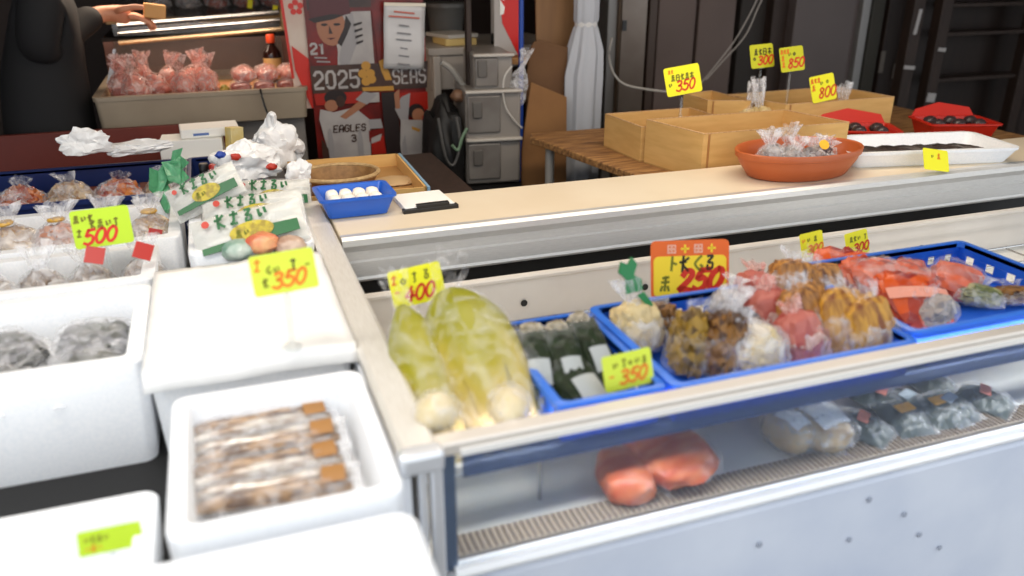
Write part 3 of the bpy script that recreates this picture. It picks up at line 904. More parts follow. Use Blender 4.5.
# ================================================================== UNDER THE GLASS
SALMON = mat('salmon_flesh', (186, 74, 36), .4, kind='noise', scale=22, col2=(210, 118, 70), ramp=(.35, .65), stretch=(1, 3, 1))
sl = [((592, 452, 660, 506), 'bagged salmon fillet nearest the empty end of the deck'), ((622, 434, 722, 500), 'large bagged salmon fillet with a small grey label'), ((624, 420, 668, 452), 'salmon bag showing behind the large fillet')]
for k, (bx0, lab) in enumerate(sl):
    p = pz((bx0[0] + bx0[2]) / 2, (bx0[1] + bx0[3]) / 2 + 8, .715); s = mpp(p); w = (bx0[2] - bx0[0]) * s * .92
    l = (bx0[3] - bx0[1]) * s * 1.5
    t = thing('salmon_pack', lab, 'fish', (p.x, max(p.y, .945 + l / 2), .703 + .012 * (k == 1)), (.12, 0, (-.2, .25, .1)[k]), 'salmon packs under the glass')
    b = blob(w * .45, l * .46, .028, 5 + k, .14, 2, 3, (0, 0, .032), boxy=.35); obj('fillet', b, SALMON, t)
    b = blob(w * .50, l * .51, .033, 5 + k, .2, 3.5, 4, (0, 0, .034), boxy=.35); obj('plastic_bag', b, film('thin_film', lo=-.03, hi=.10, scale=18, edge=.06), t)
    if k == 1:
        b = MB(); b.box((.02, l * .2, .066), (.028, .03, .002), rot=(.0, .2, .3)); obj('label', b, GREYP, t)
BUN = mat('tan_bun', (196, 168, 120), .5, col2=(170, 136, 90), scale=30)
for k, (bx0, lab) in enumerate((((762, 412, 806, 452), 'small tan pack tipped beside the labelled pack'), ((792, 408, 858, 462), 'tan pack with a large white label under the glass'), ((758, 392, 800, 414), 'tan pack with a yellow top deeper under the glass'))):
    p = pz((bx0[0] + bx0[2]) / 2, (bx0[1] + bx0[3]) / 2 + 6, .72); s = mpp(p); w = (bx0[2] - bx0[0]) * s * .9; l = (bx0[3] - bx0[1]) * s * 1.4
    t = thing('tan_pack', lab, 'food bag', (p.x, max(p.y, .96 + l * .5), .702), (.15, 0, .3 - .15 * k), 'tan packs under the glass')
    b = blob(w * .44, l * .45, .03, 15 + k, .12, 2, 3, (0, 0, .034), boxy=.3); obj('contents', b, BUN, t)
    b = blob(w * .49, l * .5, .036, 15 + k, .18, 3.5, 4, (0, 0, .037), boxy=.3); obj('plastic_bag', b, FILM, t)
    b = MB()
    vs = [(u * w * .30 + w * .04, v * l * .26, .0745 - .006 * (u * u + v * v)) for v in (-1, 0, 1) for u in (-1, 0, 1)]
    b.add(vs, [(j * 3 + i, j * 3 + i + 1, j * 3 + i + 4, j * 3 + i + 3) for j in range(2) for i in range(2)])
    obj('label', b, WHITEP if k < 2 else mat('yellow_label', (232, 190, 70), .5), t)
DARKV = mat('dark_seaweed', (70, 78, 74), .35, kind='voronoi', scale=30, col2=(44, 52, 46), ramp=(.2, .9))
dk = [(872, 430), (905, 400), (930, 432), (880, 395), (950, 405), (975, 430), (1000, 405), (930, 378)]
dlab = ['dark seaweed pack beside the white-labelled tan pack', 'dark seaweed pack with a pink band in the middle', 'dark seaweed pack touching the front grille', 'dark seaweed pack deeper behind the pink-banded one',
        'dark seaweed pack with an orange spot', 'dark seaweed pack by the far front corner', 'dark seaweed pack in the far corner', 'dark seaweed pack at the back of the deck']
for k, ((x_, y_), lab) in enumerate(zip(dk, dlab)):
    p = pz(x_, y_ + 6, .72)
    t = thing('seaweed_pack', lab, 'food bag', (p.x, max(p.y, 1.01), .702), (.1, 0, .5 - .3 * (k % 3)), 'dark packs under the glass')
    b = pillow(.075, .10, .036, k + 3, .3, edge=.03); obj('seaweed', b, DARKV, t)
    b = pillow(.082, .11, .042, k + 3, .32, edge=.07, z0=0); obj('wrapper', b, FILML, t)
    b = MB(); b.box((0, .005, .044), (.04, .02, .002), rot=(.1, .05, .2)); obj('band', b, (mat('pink_label', (214, 130, 110), .5), mat('grey_label', (150, 160, 166), .5), mat('orange_label', (222, 160, 60), .5))[k % 3], t)

# ================================================================== PRICE CARDS IN THE CASE
price_card('yellow price card reading 400 above the napa cabbages', 417, 285, 1.36, 54, 38, YEL, [('j', .03, .62, .25, 2), ('-', .06, .32, .2, 2), ('o', .2, .55, .25, 1), ('e', .42, .6, .25, 1), ('d', .64, .62, .25, 1)], '400', roll=-.11, stand=.18, yaw=0, ink=INKR, pz_frac=(.30, .12, .42, .15))
price_card('bright yellow price card reading 350 leaning on the leafy pack crate', 628, 370, .99, 54, 37, YELG, [('i', .2, .6, .2, 1), ('e', .38, .62, .22, 1), ('o', .52, .62, .16, 1), ('i', .65, .62, .2, 1), ('d', .8, .62, .18, 1), ('-', .1, .3, .22, 2)], '350', roll=-.06, stand=.06, ink=INKO, pz_frac=(.38, .16, .42, .17))
price_card('large orange and yellow price card reading 250', 690, 269, 1.33, 80, 58, AMBER, [('a', .2, .46, .26, 1), ('b', .36, .46, .26, 3), ('c', .53, .46, .26, 1), ('d', .68, .48, .26, 3), ('h', .12, .14, .24, 1)], '250', roll=.0, yaw=-.25, stand=.15, pz_frac=(.34, .12, .40, .17), header=True)
price_card('small yellow price card over the tan stick snacks', 812, 244, 1.42, 27, 24, YEL, [('i', .3, .6, .2, 1), ('h', .6, .6, .2, 1), ('i', .08, .6, .2, 2)], '300', roll=-.10, stand=.14, ink=INKO, pz_frac=(.32, .1, .4, .16))
price_card('small yellow price card nearest the orange packs', 857, 243, 1.42, 27, 24, YEL, [('hbi', .2, .6, .2, 1), ('e', .82, .6, .2, 1)], '300', roll=-.14, stand=.14, ink=INKR, pz_frac=(.36, .12, .4, .16))

# ================================================================== THINGS ON THE COUNTER
# blue tray of eggs
p = pz(352, 206, .95)
t = thing('blue_tray', 'small blue plastic tray holding white mochi, near the notepad', 'tray', (.294, 2.0, .9325), .02)
b = shell(.178, .135, .052, .005, .016, .012, .006, .006); obj('tray_body', b, BLUE2, t)
b = MB(); b.loft([rrect(.128, .09, .01, .006), rrect(.15, .105, .012, .05)], 0, True, False)
for k in range(8):
    q = pz(326 + (k % 4) * 15, 191 + (k // 4) * 8, .975)
    q = Vector((.294 - .052 + (k % 4) * .034, 2.0 - .026 + (k // 4) * .05, .9395))
    b = blob(.0175, .023, .022, k, .06, 2, 3, (0, 0, .022), boxy=.25); o = obj('mochi', b, mat('mochi_white', (246, 240, 230), .45), None)
    o.location = q
    tag(o, 'round white mochi in the small blue tray', 'mochi', 'white mochi in the blue tray')
# notepad with black clip
p = pz(425, 201, .934)
t = thing('notepad', 'white notepad with a black clip on the beige counter', 'notepad', (.472, 2.0, .9305), .05)
b = MB(); b.box((0, .01, .006), (.13, .13, .012)); obj('paper', b, WHITEP, t, bevel=.001)
b = MB(); b.box((0, -.056, .004), (.145, .02, .012)); b.box((0.006, -.056, .014), (.085, .018, .010)); obj('clip', b, BLACKP, t, bevel=.002)
# terracotta bowl
p = pz(801, 160, .96)
BW = at(801, 165, 1.97)
bl = Vector((1.578, 1.935, .9305))
BR = .204
t = thing('serving_bowl', 'terracotta orange plastic bowl of small bags on the counter edge', 'bowl', bl)
b = MB(); R = BR
b.lathe([(R * .72, 0), (R * .78, .004), (R * .93, .046), (R * .95, .060), (R * .985, .062), (R * 1.0, .078), (R * .985, .081), (R * .95, .078), (R * .92, .056), (R * .76, .012), (R * .3, .010)], 56, 0, sy=.62)
obj('bowl_body', b, TERRA, t, angle=50)
sb = [(-.08, 0.02, .0, 1), (-.035, -.02, .3, 2), (.0, .03, .1, 3), (.04, -.015, -.2, 4), (.085, .01, -.3, 5), (.115, .03, .2, 6), (-.05, .05, .3, 7)]
slab = ['small clear bag with an upright twist at the bowl edge', 'clear bag in front in the orange bowl', 'clear bag with a tall twist in the middle of the bowl', 'clear bag marked with a yellow sticker', 'clear bag of dark beads in the bowl', 'clear bag of dark beads at the bowl end', 'clear bag at the back of the bowl']
for k, (dx, dy, a, sd) in enumerate(sb):
    t = thing('small_bag', slab[k], 'food bag', bl + Vector((dx, dy, .024)), (-.15 + .1 * (k % 3), .35 * math.sin(k * 2.1), a), 'clear bags in the orange bowl')
    b = lumpy(.030, .024, .026, 100 + k, .5, 5, 3, (0, 0, .03)); obj('contents', b, GREYC if k < 4 else mat('dark_beads', (96, 86, 88), .35, kind='voronoi', scale=90, col2=(170, 160, 156)), t)
    obj('plastic_bag', bagskin((.10, .09, .115, .085, .075, .07, .10)[k], .085, .065, 100 + k, .6, .2, .6), FILMH, t)
    if k == 3:
        b = MB(); b.lathe([(.015, 0), (.015, .001)], 16); obj('sticker', b, mat('yellow_sticker', (240, 180, 40), .5), t, M=Matrix.Translation((0.015, -.034, .062)) @ Matrix.Rotation(PI / 2 - .5, 4, 'X'))
# white foam tray with dark strips
t = thing('foam_tray', 'long white foam tray of dark strips at the counter end', 'tray', (2.05, 1.975, .9305), -.2)
b = shell(.55, .24, .05, .012, .02, .03, .004, .008); obj('tray_body', b, FOAM, t)
for k in range(7):
    b = MB(); pillow(.026, .135, .02, k, .2, mb=b)
    o = obj('dried_strip', b, mat('dark_strip', (62, 48, 42), .4, col2=(38, 30, 28), scale=40), None); o.location = (1.88 + k * .058, 2.01 - .012 * k, .944); o.rotation_euler = (0, 0, .5 - .12 * (k % 3))
    tag(o, 'dark dried strip lying in the long white foam tray', 'dried food', 'dark strips in the foam tray')
price_card('yellow price card leaning on the long white foam tray', 936, 160, 1.80, 34, 22, YEL, [('i', .3, .55, .2, 1), ('h', .55, .55, .25, 2)], '', roll=.18, stand=.015, tilt=-.5, clipstyle=False)

# wooden table behind and the boxes on it
t = thing('trestle_table', 'rough wooden board table with pale legs behind the counter', 'table', (0, 0, 0))
b = MB(); b.prismz([(1.10, 2.86), (1.085, 2.84), (1.10, 2.80), (1.225, 2.10), (2.85, 2.10), (2.85, 2.90), (1.11, 2.90)], .862, .888); obj('table_top', b, WOOD, t, bevel=.004)
for x, y in ((1.15, 2.80), (1.30, 2.2), (2.7, 2.2), (2.7, 2.8)):
    b = MB(); b.tube([(x, y, 0), (x, y, .862)], .017, 10); obj('leg', b, mat('pale_pipe', (186, 182, 176), .4, .3), t)


def carton(label, pts, z1, z0=.8885):
    """open cardboard box on a slightly racked base: corners far-left, near, right, back"""
    c_ = sum((Vector((*p, 0)) for p in pts), Vector()) / 4
    t_ = thing('cardboard_box', label, 'box', (c_.x, c_.y, z0), 0, 'cardboard boxes on the wooden table')
    q = [Vector((p[0] - c_.x, p[1] - c_.y)) for p in pts]; h = z1 - z0; th = .005
    qi = [v_ * (1 - th / v_.length * 1.5) for v_ in q]
    b_ = MB()
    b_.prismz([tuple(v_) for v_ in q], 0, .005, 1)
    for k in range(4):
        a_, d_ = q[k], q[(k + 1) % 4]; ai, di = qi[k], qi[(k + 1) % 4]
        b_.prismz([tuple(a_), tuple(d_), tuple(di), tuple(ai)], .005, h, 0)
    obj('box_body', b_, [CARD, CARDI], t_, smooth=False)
    b_ = MB()
    for k in range(4):
        b_.prismz([tuple(q[k] * 1.002), tuple(q[(k + 1) % 4] * 1.002), tuple(qi[(k + 1) % 4] * .998), tuple(qi[k] * .998)], h, h + .0022, 0)
    obj('cut_edge', b_, CARDE, t_, smooth=False)
    n_ = q[1]; d_ = (q[2] - q[1]).normalized()
    b_ = MB(); b_.box((n_.x + d_.x * .02, n_.y + d_.y * .02 - .0008, h / 2), (.007, .001, h * .98)); obj('corner_tape', b_, mat('tape_brown', (170, 120, 68), .4), t_)
    return t_


carton('nearest wide cardboard box behind the orange bowl', [(1.297, 2.345), (1.353, 2.092), (1.885, 2.092), (1.825, 2.34)], 1.030)
carton('small cardboard box at the table corner holding bright packs', [(1.277, 2.607), (1.289, 2.36), (1.63, 2.36), (1.62, 2.61)], 1.003)
carton('far cardboard box beneath the three small price cards', [(1.81, 2.67), (1.89, 2.42), (2.37, 2.42), (2.33, 2.69)], 1.030)
carton('cardboard box behind the 350 card with its end panel showing', [(1.655, 2.72), (1.66, 2.56), (1.80, 2.50), (1.79, 2.74)], 1.035)
for k, (x_, y_, Y, c_, lab) in enumerate(((655, 118, 2.55, mat('pack_red', (150, 50, 40), .4, col2=(216, 150, 50), scale=20), 'red and yellow pack inside the corner box'), (704, 112, 2.42, mat('pack_orange', (226, 150, 40), .4, col2=(206, 96, 30), scale=25), 'orange pack inside the nearest box'))):
    p = at(x_, y_, Y)
    t = thing('snack_pack', lab, 'food bag', (p.x, p.y, .90), (.5, 0, .3 * k), 'packs in the cardboard boxes')
    b = pillow(.12, .10, .05, 200 + k, .2); obj('pack', b, c_, t, M=Matrix.Translation((0, 0, .0)))
    b = pillow(.125, .105, .056, 200 + k, .2, z0=-.003); obj('wrapper', b, FILML, t)
for k, (bx0, Y, lab) in enumerate((((735, 82, 752, 100), 2.52, 'clear bag with a pointed twist in the far box'), ((751, 78, 774, 100), 2.50, 'taller clear bag with a peak in the far box'), ((832, 84, 862, 100), 2.55, 'clear bag of white rolls in the far box'))):
    bag_at('small_bag', lab, 'food bag', bx0, Y, .897, .09, PALE, FILMH, .15, 120 + k, 'clear bags in the far box', neck=.6, fill=.55, top=.3, wk=1.35)

price_card('yellow price card reading 350 with a bent corner, above the boxes', 683, 80, 2.36, 40, 28, YEL, [('hb', .12, .78, .12, 2), ('hgbhf', .18, .52, .2, 1), ('i', .08, .3, .18, 1)], '350', roll=-.11, stand=.15, pz_frac=(.34, .14, .40, .14))
price_card('dull yellow price card reading 300 at the back', 762, 56, 2.58, 27, 23, OLIVEY, [('hb', .18, .56, .24, 3), ('gf', .55, .56, .26, 3), ('o', .1, .3, .2, 3)], '300', roll=-.05, stand=.14, pz_frac=(.36, .14, .40, .15))
price_card('dull yellow price card reading 850 behind the 800 card', 792, 59, 2.52, 28, 24, OLIVEY, [('hbh', .05, .74, .16, 2), ('h', .06, .46, .2, 2), ('i', .35, .6, .2, 1), ('o', .55, .6, .2, 3), ('h', .06, .2, .2, 2)], '850', roll=-.07, stand=.15, pz_frac=(.36, .14, .42, .15))
price_card('yellow price card reading 800 on the far cardboard box', 823, 88, 2.43, 29, 26, YEL, [('hbh', .05, .74, .16, 2), ('h', .06, .46, .2, 2), ('i', .4, .6, .18, 1), ('o', .65, .62, .18, 1)], '800', roll=-.13, stand=.12, pz_frac=(.34, .14, .42, .15), ink=mat('ink_red_orange', (206, 76, 16), .6))

# red trays of dark fruit
RED = mat('red_plastic', (196, 38, 22), .35)
for k, (x_, y_, lab) in enumerate(((840, 126, 'red tray of dark fruit beside the far cardboard box'), (922, 122, 'red tray of dark fruit at the table end'))):
    p = pz(x_, y_, .94)
    q = Vector((2.10 + k * .42, 2.29 - .02 * k, .8885))
    t = thing('red_tray', lab, 'tray', q, -.45 + .15 * k, 'red plastic fruit trays')
    b = shell(.25, .16, .075, .006, .02, .012, .01, .005); obj('tray_body', b, RED, t)
    b = MB(); b.prism([(-.12, .0), (.12, .0), (.105, .035), (-.01, .055), (-.10, .03)], -.003, .003); obj('raised_flap', b, RED, t, M=Matrix.Translation((0, .085, .07)) @ Matrix.Rotation(-.5, 4, 'X'))
    for j in range(6):
        b = lumpy(.026, .024, .02, j + k * 9, .18, 3, 3, (0, 0, .02)); o = obj('dark_fruit', b, mat('dark_fruit', (62, 50, 52), .3, col2=(120, 104, 100), scale=30, ramp=(.5, .8)))
        o.location = q + Euler((0, 0, -.45 + .15 * k)).to_matrix() @ Vector((-.075 + (j % 3) * .075, -.028 + (j // 3) * .056, .045))
        tag(o, 'dark wrapped fruit in the ' + ('red tray beside the far cardboard box' if k == 0 else 'red tray at the table end'), 'fruit', 'dark fruit in tray ' + ('one' if k == 0 else 'two'))

# back bench with round basket and carton
t = thing('back_bench', 'dark bench behind the counter carrying a round basket', 'bench', (0, 0, 0))
b = MB(); b.box((.43, 2.44, .87), (.50, .60, .03)); obj('bench_top', b, DARKWOOD, t, bevel=.004)
for x in (.21, .63):
    for y in (2.18, 2.7):
        b = MB(); b.box((x, y, .43), (.04, .04, .86)); obj('leg', b, DARKWOOD, t)
bc = pz(338, 182, .93)
t = thing('round_basket', 'shallow round brown basket behind the blue tray', 'basket', (.300, 2.31, .8925))
b = MB(); R = .112
b.lathe([(R * .8, 0), (R * .97, .05), (R * 1.0, .052), (R * 1.03, .056), (R * 1.0, .062), (R * .95, .056), (R * .78, .006)], 48, 0, sy=.85)
obj('bowl', b, mat('basket_brown', (150, 112, 66), .6, col2=(128, 92, 52), scale=60), t)
b = MB(); b.tube([(R * 1.01 * math.cos(a * PI / 24), .85 * R * 1.01 * math.sin(a * PI / 24), .06) for a in range(49)], .006, 8)
obj('rim', b, mat('basket_rim', (196, 166, 118), .6, col2=(168, 136, 92), scale=90), t)
t = thing('cardboard_box', 'open cardboard tray box with a blue edge under the poster', 'box', (.350, 2.37, .8855), -.02)
b = MB(); w, d, h = .345, .42, .045
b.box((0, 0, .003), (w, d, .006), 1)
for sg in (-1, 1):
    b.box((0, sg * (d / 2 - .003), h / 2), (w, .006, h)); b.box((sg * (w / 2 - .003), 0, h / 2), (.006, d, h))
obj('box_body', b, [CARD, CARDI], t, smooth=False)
b = MB(); b.box((w / 2 + .006, 0, h * .55), (.008, d, h * .9)); obj('blue_edge', b, mat('pale_blue_edge', (130, 165, 190), .5), t)
b = blob(.07, .05, .01, 3, .2, 3, 3, (.12, .0, .012)); obj('straw_packing', b, mat('packing_tan', (196, 164, 120), .7), t)

# ================================================================== LEFT STALL
t = thing('stall_table', 'dark low stall table carrying the white foam boxes', 'table', (0, 0, 0))
b = MB(); b.box((-.63, 1.64, .715), (1.56, 2.32, .04)); obj('table_top', b, BLACK, t, bevel=.004)
for x in (-1.3, .08):
    for y in (.6, 2.7):
        b = MB(); b.box((x, y, .348), (.05, .05, .695)); obj('leg', b, DARKWOOD, t)
TZ = .7355


def foam_box(label, x0, x1, y0, y1, z1, t_=.028, z0=TZ, flare=.008, floor=.03, rot=0):
    th = thing('foam_box', label, 'box', ((x0 + x1) / 2, (y0 + y1) / 2, z0), rot, 'white foam boxes')
    h_ = z1 - z0
    b_ = shell(x1 - x0, y1 - y0, h_, t_, flare, .022, 0, 0, floor)
    obj('box_body', b_, FOAM, th, angle=35)
    return th


# nearest lidded box
t = thing('foam_box', 'closed white foam box with a lid, nearest of all', 'box', (-.235, .60, TZ), 0, 'white foam boxes')
b = shell(.77, .39, .155, .025, .008, .02, 0, 0, .03); obj('box_body', b, FOAM, t, angle=35)
b = MB(); b.loft([rrect(.785, .405, .025, .157), rrect(.79, .41, .025, .162), rrect(.79, .41, .025, .183), rrect(.775, .395, .02, .190)]); obj('lid', b, FOAM, t, angle=35)
foam_box('white foam box of dried fish beside the case corner', -.120, .158, .828, 1.165, .93, t_=.022, floor=.10)
foam_box('lower white foam box with a lime price card in it', -.74, -.150, .83, 1.09, .83, floor=.02)
foam_box('white foam box of grey shellfish packs', -.78, -.166, 1.31, 1.66, .93, floor=.10)
foam_box('white foam box covered by a white sheet', -.158, .160, 1.25, 1.70, .93, floor=.12)
foam_box('white foam box of red-tagged shell packs', -.78, -.165, 1.70, 1.93, .925, floor=.10)
foam_box('white foam box of printed noodle packs', -.10, .165, 1.76, 2.20, .945, floor=.10)
foam_box('white foam box of bagged snacks behind the 500 card', -.78, -.12, 1.96, 2.27, .925, floor=.10)

# dried fish packs
FISH = mat('dried_fish', (178, 138, 90), .35, kind='noise', scale=34, stretch=(1.2, 3, 3), col2=(84, 56, 36), ramp=(.35, .62))
FISHS = mat('fish_silver', (214, 208, 198), .2, .2, kind='noise', scale=34, stretch=(1, 3, 3), col2=(130, 100, 72), ramp=(.35, .62))
fl = ['top dried fish pack at the back of the fish box', 'second dried fish pack in the fish box', 'third dried fish pack in the fish box', 'front dried fish pack in the fish box', 'dried fish pack lying beneath the others']
for k in range(5):
    y = 1.125 - .058 * k if k < 4 else 1.03
    t = thing('dried_fish_pack', fl[k], 'fish', (-.004 + .006 * (k % 2), y, .866 + (.004 if k < 4 else -.028)), (.1, .04 * (-1) ** k, (.10, -.06, .05, -.12, .2)[k]), 'dried fish packs')
    for j in range(2):
        b = MB(); pts = [(-.098, 0, 0), (-.06, .004, 0), (0, .006 * (-1) ** j, 0), (.06, 0, 0), (.088, -.002, 0), (.105, 0, 0)]
        b.tube([(px_, py_ + (-.012 + .024 * j), .014) for px_, py_, _ in cr(pts, 3)], [.004 + .010 * math.sin(PI * min(1, (q + 1) / 17)) for q in range(16)], 10)
        obj('fish', b, FISH if (j + k) % 2 else FISHS, t)
    b = pillow(.235, .066, .034, 300 + k, .2, edge=.07, z0=-.002); obj('wrapper', b, FILM, t)
    b = MB(); vs = [(.082 + u * .016, v * .017, .0325 - .004 * v * v) for v in (-1, 0, 1) for u in (-1, 1)]
    b.add(vs, [(0, 1, 3, 2), (2, 3, 5, 4)]); obj('label', b, mat('tan_label', (160, 112, 58), .5), t)

# sheet draped over the covered box
b = MB(); n = 24; vs = []
for j in range(n + 1):
    for i in range(n + 1):
        u = i / n * 2 - 1; v = j / n * 2 - 1
        x = .001 + u * .166; y = 1.470 + v * .242
        z = .9335 + .010 * max(0, noise.noise(Vector((u * 1.6, v * 1.8, 3)))) + .004 * abs(noise.noise(Vector((u * 5, v * 5, 8))))
        if v < -.93: z -= (-.93 - v) * .35 + .0
        if v > .8 and u > .3: z += .004
        vs.append((x, y, z))
N = n + 1
b.add(vs, [(j * N + i, j * N + i + 1, (j + 1) * N + i + 1, (j + 1) * N + i) for j in range(n) for i in range(n)])
o = obj('cover_sheet', b, SHEET); o.modifiers.new('solid', 'SOLIDIFY').thickness = .0008
tag(o, 'crinkled white plastic sheet spread over the foam box behind the dried fish', 'sheet')
price_card('lime yellow price card reading 350 standing on the sheet-covered box', 284, 272, 1.24, 63, 41, YELG, [('j', .04, .6, .3, 2), ('ci', .22, .5, .2, 1), ('e', .6, .52, .26, 3), ('-', .84, .52, .16, 1), ('b', .14, .2, .22, 1)], '350', roll=-.06, stand=.10, ink=INKO, pz_frac=(.36, .14, .42, .17))
price_card('lime price card lying low in the lower foam box', 110, 539, .99, 58, 24, LIME, [('ibhi', .1, .5, .26, 1), ('-h-', .1, .15, .25, 2)], '', roll=0, stand=.03, tilt=-.5, ink=INKO)
price_card('lime and orange price card reading 500 among the snack bags', 102, 227, 1.80, 54, 38, LIME, [('hib', .05, .68, .18, 1), ('bhie', .3, .5, .2, 1), ('j', .05, .3, .2, 1)], '500', roll=-.04, stand=.10, pz_frac=(.22, .10, .42, .17))

# grey shellfish packs
SHELLF = mat('grey_shellfish', (128, 128, 132), .3, kind='voronoi', scale=46, col2=(82, 84, 78), ramp=(.1, .9))
for k, (x, y, lab) in enumerate(((-.27, 1.54, 'grey shellfish pack at the back by the sheeted box'), (-.27, 1.40, 'grey shellfish pack in front by the sheeted box'), (-.42, 1.54, 'grey shellfish pack at the back, second in'), (-.42, 1.40, 'grey shellfish pack in front, second in'), (-.57, 1.47, 'grey shellfish pack at the far end of its box'))):
    t = thing('shellfish_pack', lab, 'seafood', (x, y, .838), (.1, .05, .4 * k), 'grey shellfish packs')
    b = lumpy(.062, .06, .028, 400 + k, .4, 6, 4, (0, 0, .03), boxy=.4); obj('shellfish', b, SHELLF, t)
    b = pillow(.145, .14, .07, 400 + k, .2, edge=.05, z0=0); obj('wrapper', b, FILM, t)

# shell packs with red tags
SHELLT = mat('shell_mix', (176, 162, 146), .35, kind='voronoi', scale=40, col2=(112, 88, 70), ramp=(.1, .9))
REDTAG = mat('red_tag', (168, 26, 14), .45)
for k in range(6):
    x = -.20 - k * .095
    t = thing('shell_pack', ('shell pack with a square red tag by the printed noodles', 'shell pack with a white twist, second from the red tag', 'shell pack below the 500 card', 'shell pack past the 500 card', 'shell pack near the outer end of its row', 'shell pack at the outer end of its row')[k], 'seafood', (x, 1.815, .838), (-.12, .05 * (-1) ** k, .3 * k), 'shell packs with red tags')
    b = lumpy(.040, .05, .04, 420 + k, .45, 5, 4, (0, 0, .045)); obj('shells', b, SHELLT, t)
    obj('plastic_bag', bagskin(.14, .095, .115, 420 + k, .66, .18, .5), FILMH, t)
    if k < 2:
        b = MB(); b.box((0, 0, 0), (.036, .002, .036), rot=(-.6, .35, -.3 * k))
        obj('red_tag', b, REDTAG, t, M=Matrix.Translation((.01, -.07, .12)))

# snack bags in the box behind
SN = [mat('snack_beige', (206, 184, 152), .4, kind='voronoi', scale=34, col2=(150, 112, 72), ramp=(.1, .9)), mat('snack_orange', (206, 130, 72), .4, kind='voronoi', scale=34, col2=(150, 52, 34), ramp=(.1, .9)), mat('snack_pinkish', (206, 168, 150), .4, kind='voronoi', scale=34, col2=(176, 120, 98), ramp=(.1, .9))]
GOLD = mat('gold_tie', (212, 166, 70), .4)
names = ['snack bag with a gold tie behind the noodle packs', 'snack bag with orange pieces beside the 500 card', 'pale snack bag directly behind the 500 card', 'snack bag past the 500 card', 'pale snack bag near the outer edge', 'snack bag at the outer edge']
for k in range(6):
    x = -.19 - k * .1
    t = thing('snack_bag', names[k], 'food bag', (x, 2.08 + .02 * (k % 2), .838), (-.1, .12 * math.sin(k), .5 * k), 'snack bags in the foam box')
    b = lumpy(.045, .06, .05, 440 + k, .4, 5, 4, (0, 0, .056)); obj('contents', b, SN[k % 3], t)
    obj('plastic_bag', bagskin(.155, .115, .15, 440 + k, .72, .16, .4), FILMH, t)
    b = MB(); b.lathe([(.017, 0), (.02, .004), (.017, .009)], 14); obj('tie', b, GOLD, t, M=Matrix.Translation((0, 0, .112)))
    if k < 3:
        b = MB(); b.box((0, 0, 0), (.03, .002, .02), rot=(-.3, .3, 0)); obj('red_tag', b, REDTAG, t, M=Matrix.Translation((.012, -.066, .075)))

# printed noodle packs
NGREEN = mat('print_green', (14, 96, 46), .4); NYEL = mat('print_yellow', (190, 172, 24), .4, col2=(150, 130, 20), scale=60, ramp=(.45, .6)); NRED = mat('print_red', (190, 56, 38), .4)
NPACK = mat('noodle_white', (206, 206, 200), .3)


def noodle(label, cx, cy, Y, wpx, hpx, roll, tilt, seed, zoff=0):
    p = at(cx, cy, Y); s = mpp(p); w = wpx * s; h = hpx * s
    t_ = thing('noodle_pack', label, 'food pack', p, (0, 0, 0), 'printed noodle packs')
    M_ = Euler((tilt, roll, 0), 'XYZ').to_matrix().to_4x4()
    pk_ = pillow(w, h, .035, seed, .14, edge=.03); Mp = M_ @ Matrix.Rotation(PI / 2, 4, 'X') @ Matrix.Translation((0, 0, -.018))
    obj('packet', pk_, [NPACK], t_, M=Mp)
    b_ = MB(); y = -.026
    def bend(pts): return pts
    b_.prism([(-w * .44, -h * .40), (w * .44, -h * .34), (w * .44, -h * .08), (w * .2, -h * .06), (-w * .2, -h * .22), (-w * .44, -h * .26)], y, y + .002, 0)
    el = [(w * .02 + w * .20 * math.cos(a * PI / 12), -h * .12 + h * .22 * math.sin(a * PI / 12)) for a in range(24)]
    b_.prism(el, y - .0015, y + .001, 1)
    write(b_, 'bjdi', -w * .28, h * .10, h * .30, h * .06, y - .0005, 0, .1, .95)
    write(b_, 'hi', -w * .12, -h * .20, h * .15, h * .035, y - .003, 3, .1, 1.0)
    rd = [(-w * .36 + w * .035 * math.cos(a * PI / 6), h * .26 + w * .035 * math.sin(a * PI / 6)) for a in range(12)]
    b_.prism(rd, y, y + .001, 2)
    obj('printing', b_, [NGREEN, NYEL, NRED, INKG], t_, M=M_, smooth=False)
    obj('wrapper', pillow(w * 1.03, h * 1.06, .043, seed, .25, edge=.05), FILML, t_, M=M_ @ Matrix.Rotation(PI / 2, 4, 'X') @ Matrix.Translation((0, 0, -.020)))
    return t_


noodle('noodle pack printed green, frontmost of the four', 250, 231, 1.80, 108, 48, -.16, -.75, 501)
noodle('noodle pack printed green, tilted beside the leaf ties', 206, 192, 2.04, 72, 36, -.38, -.6, 502)
noodle('noodle pack printed green, standing at the back', 272, 196, 2.12, 76, 34, .06, -.6, 503)
noodle('noodle pack mostly hidden behind the frontmost one', 255, 212, 1.98, 96, 38, -.05, -.7, 504)

# coloured beads packs at the foot of the noodle packs
for k, (x_, y_, c_, lab) in enumerate(((262, 243, mat('red_round', (200, 84, 66), .35, col2=(224, 170, 120), scale=20), 'small red round sweet pack under the noodle packs'), (238, 250, mat('teal_round', (96, 140, 120), .35, col2=(190, 200, 190), scale=20), 'small teal sweet pack by the sheeted box'), (290, 246, mat('brown_round', (150, 110, 90), .35, col2=(214, 190, 170), scale=20), 'small brown sweet pack by the side rail'))):
    p = at(x_, y_, 1.745)
    b = lumpy(.034, .025, .024, 520 + k, .3, 4, 3); o = obj('sweet_pack', b, c_); o.location = p
    tag(o, lab, 'sweets')

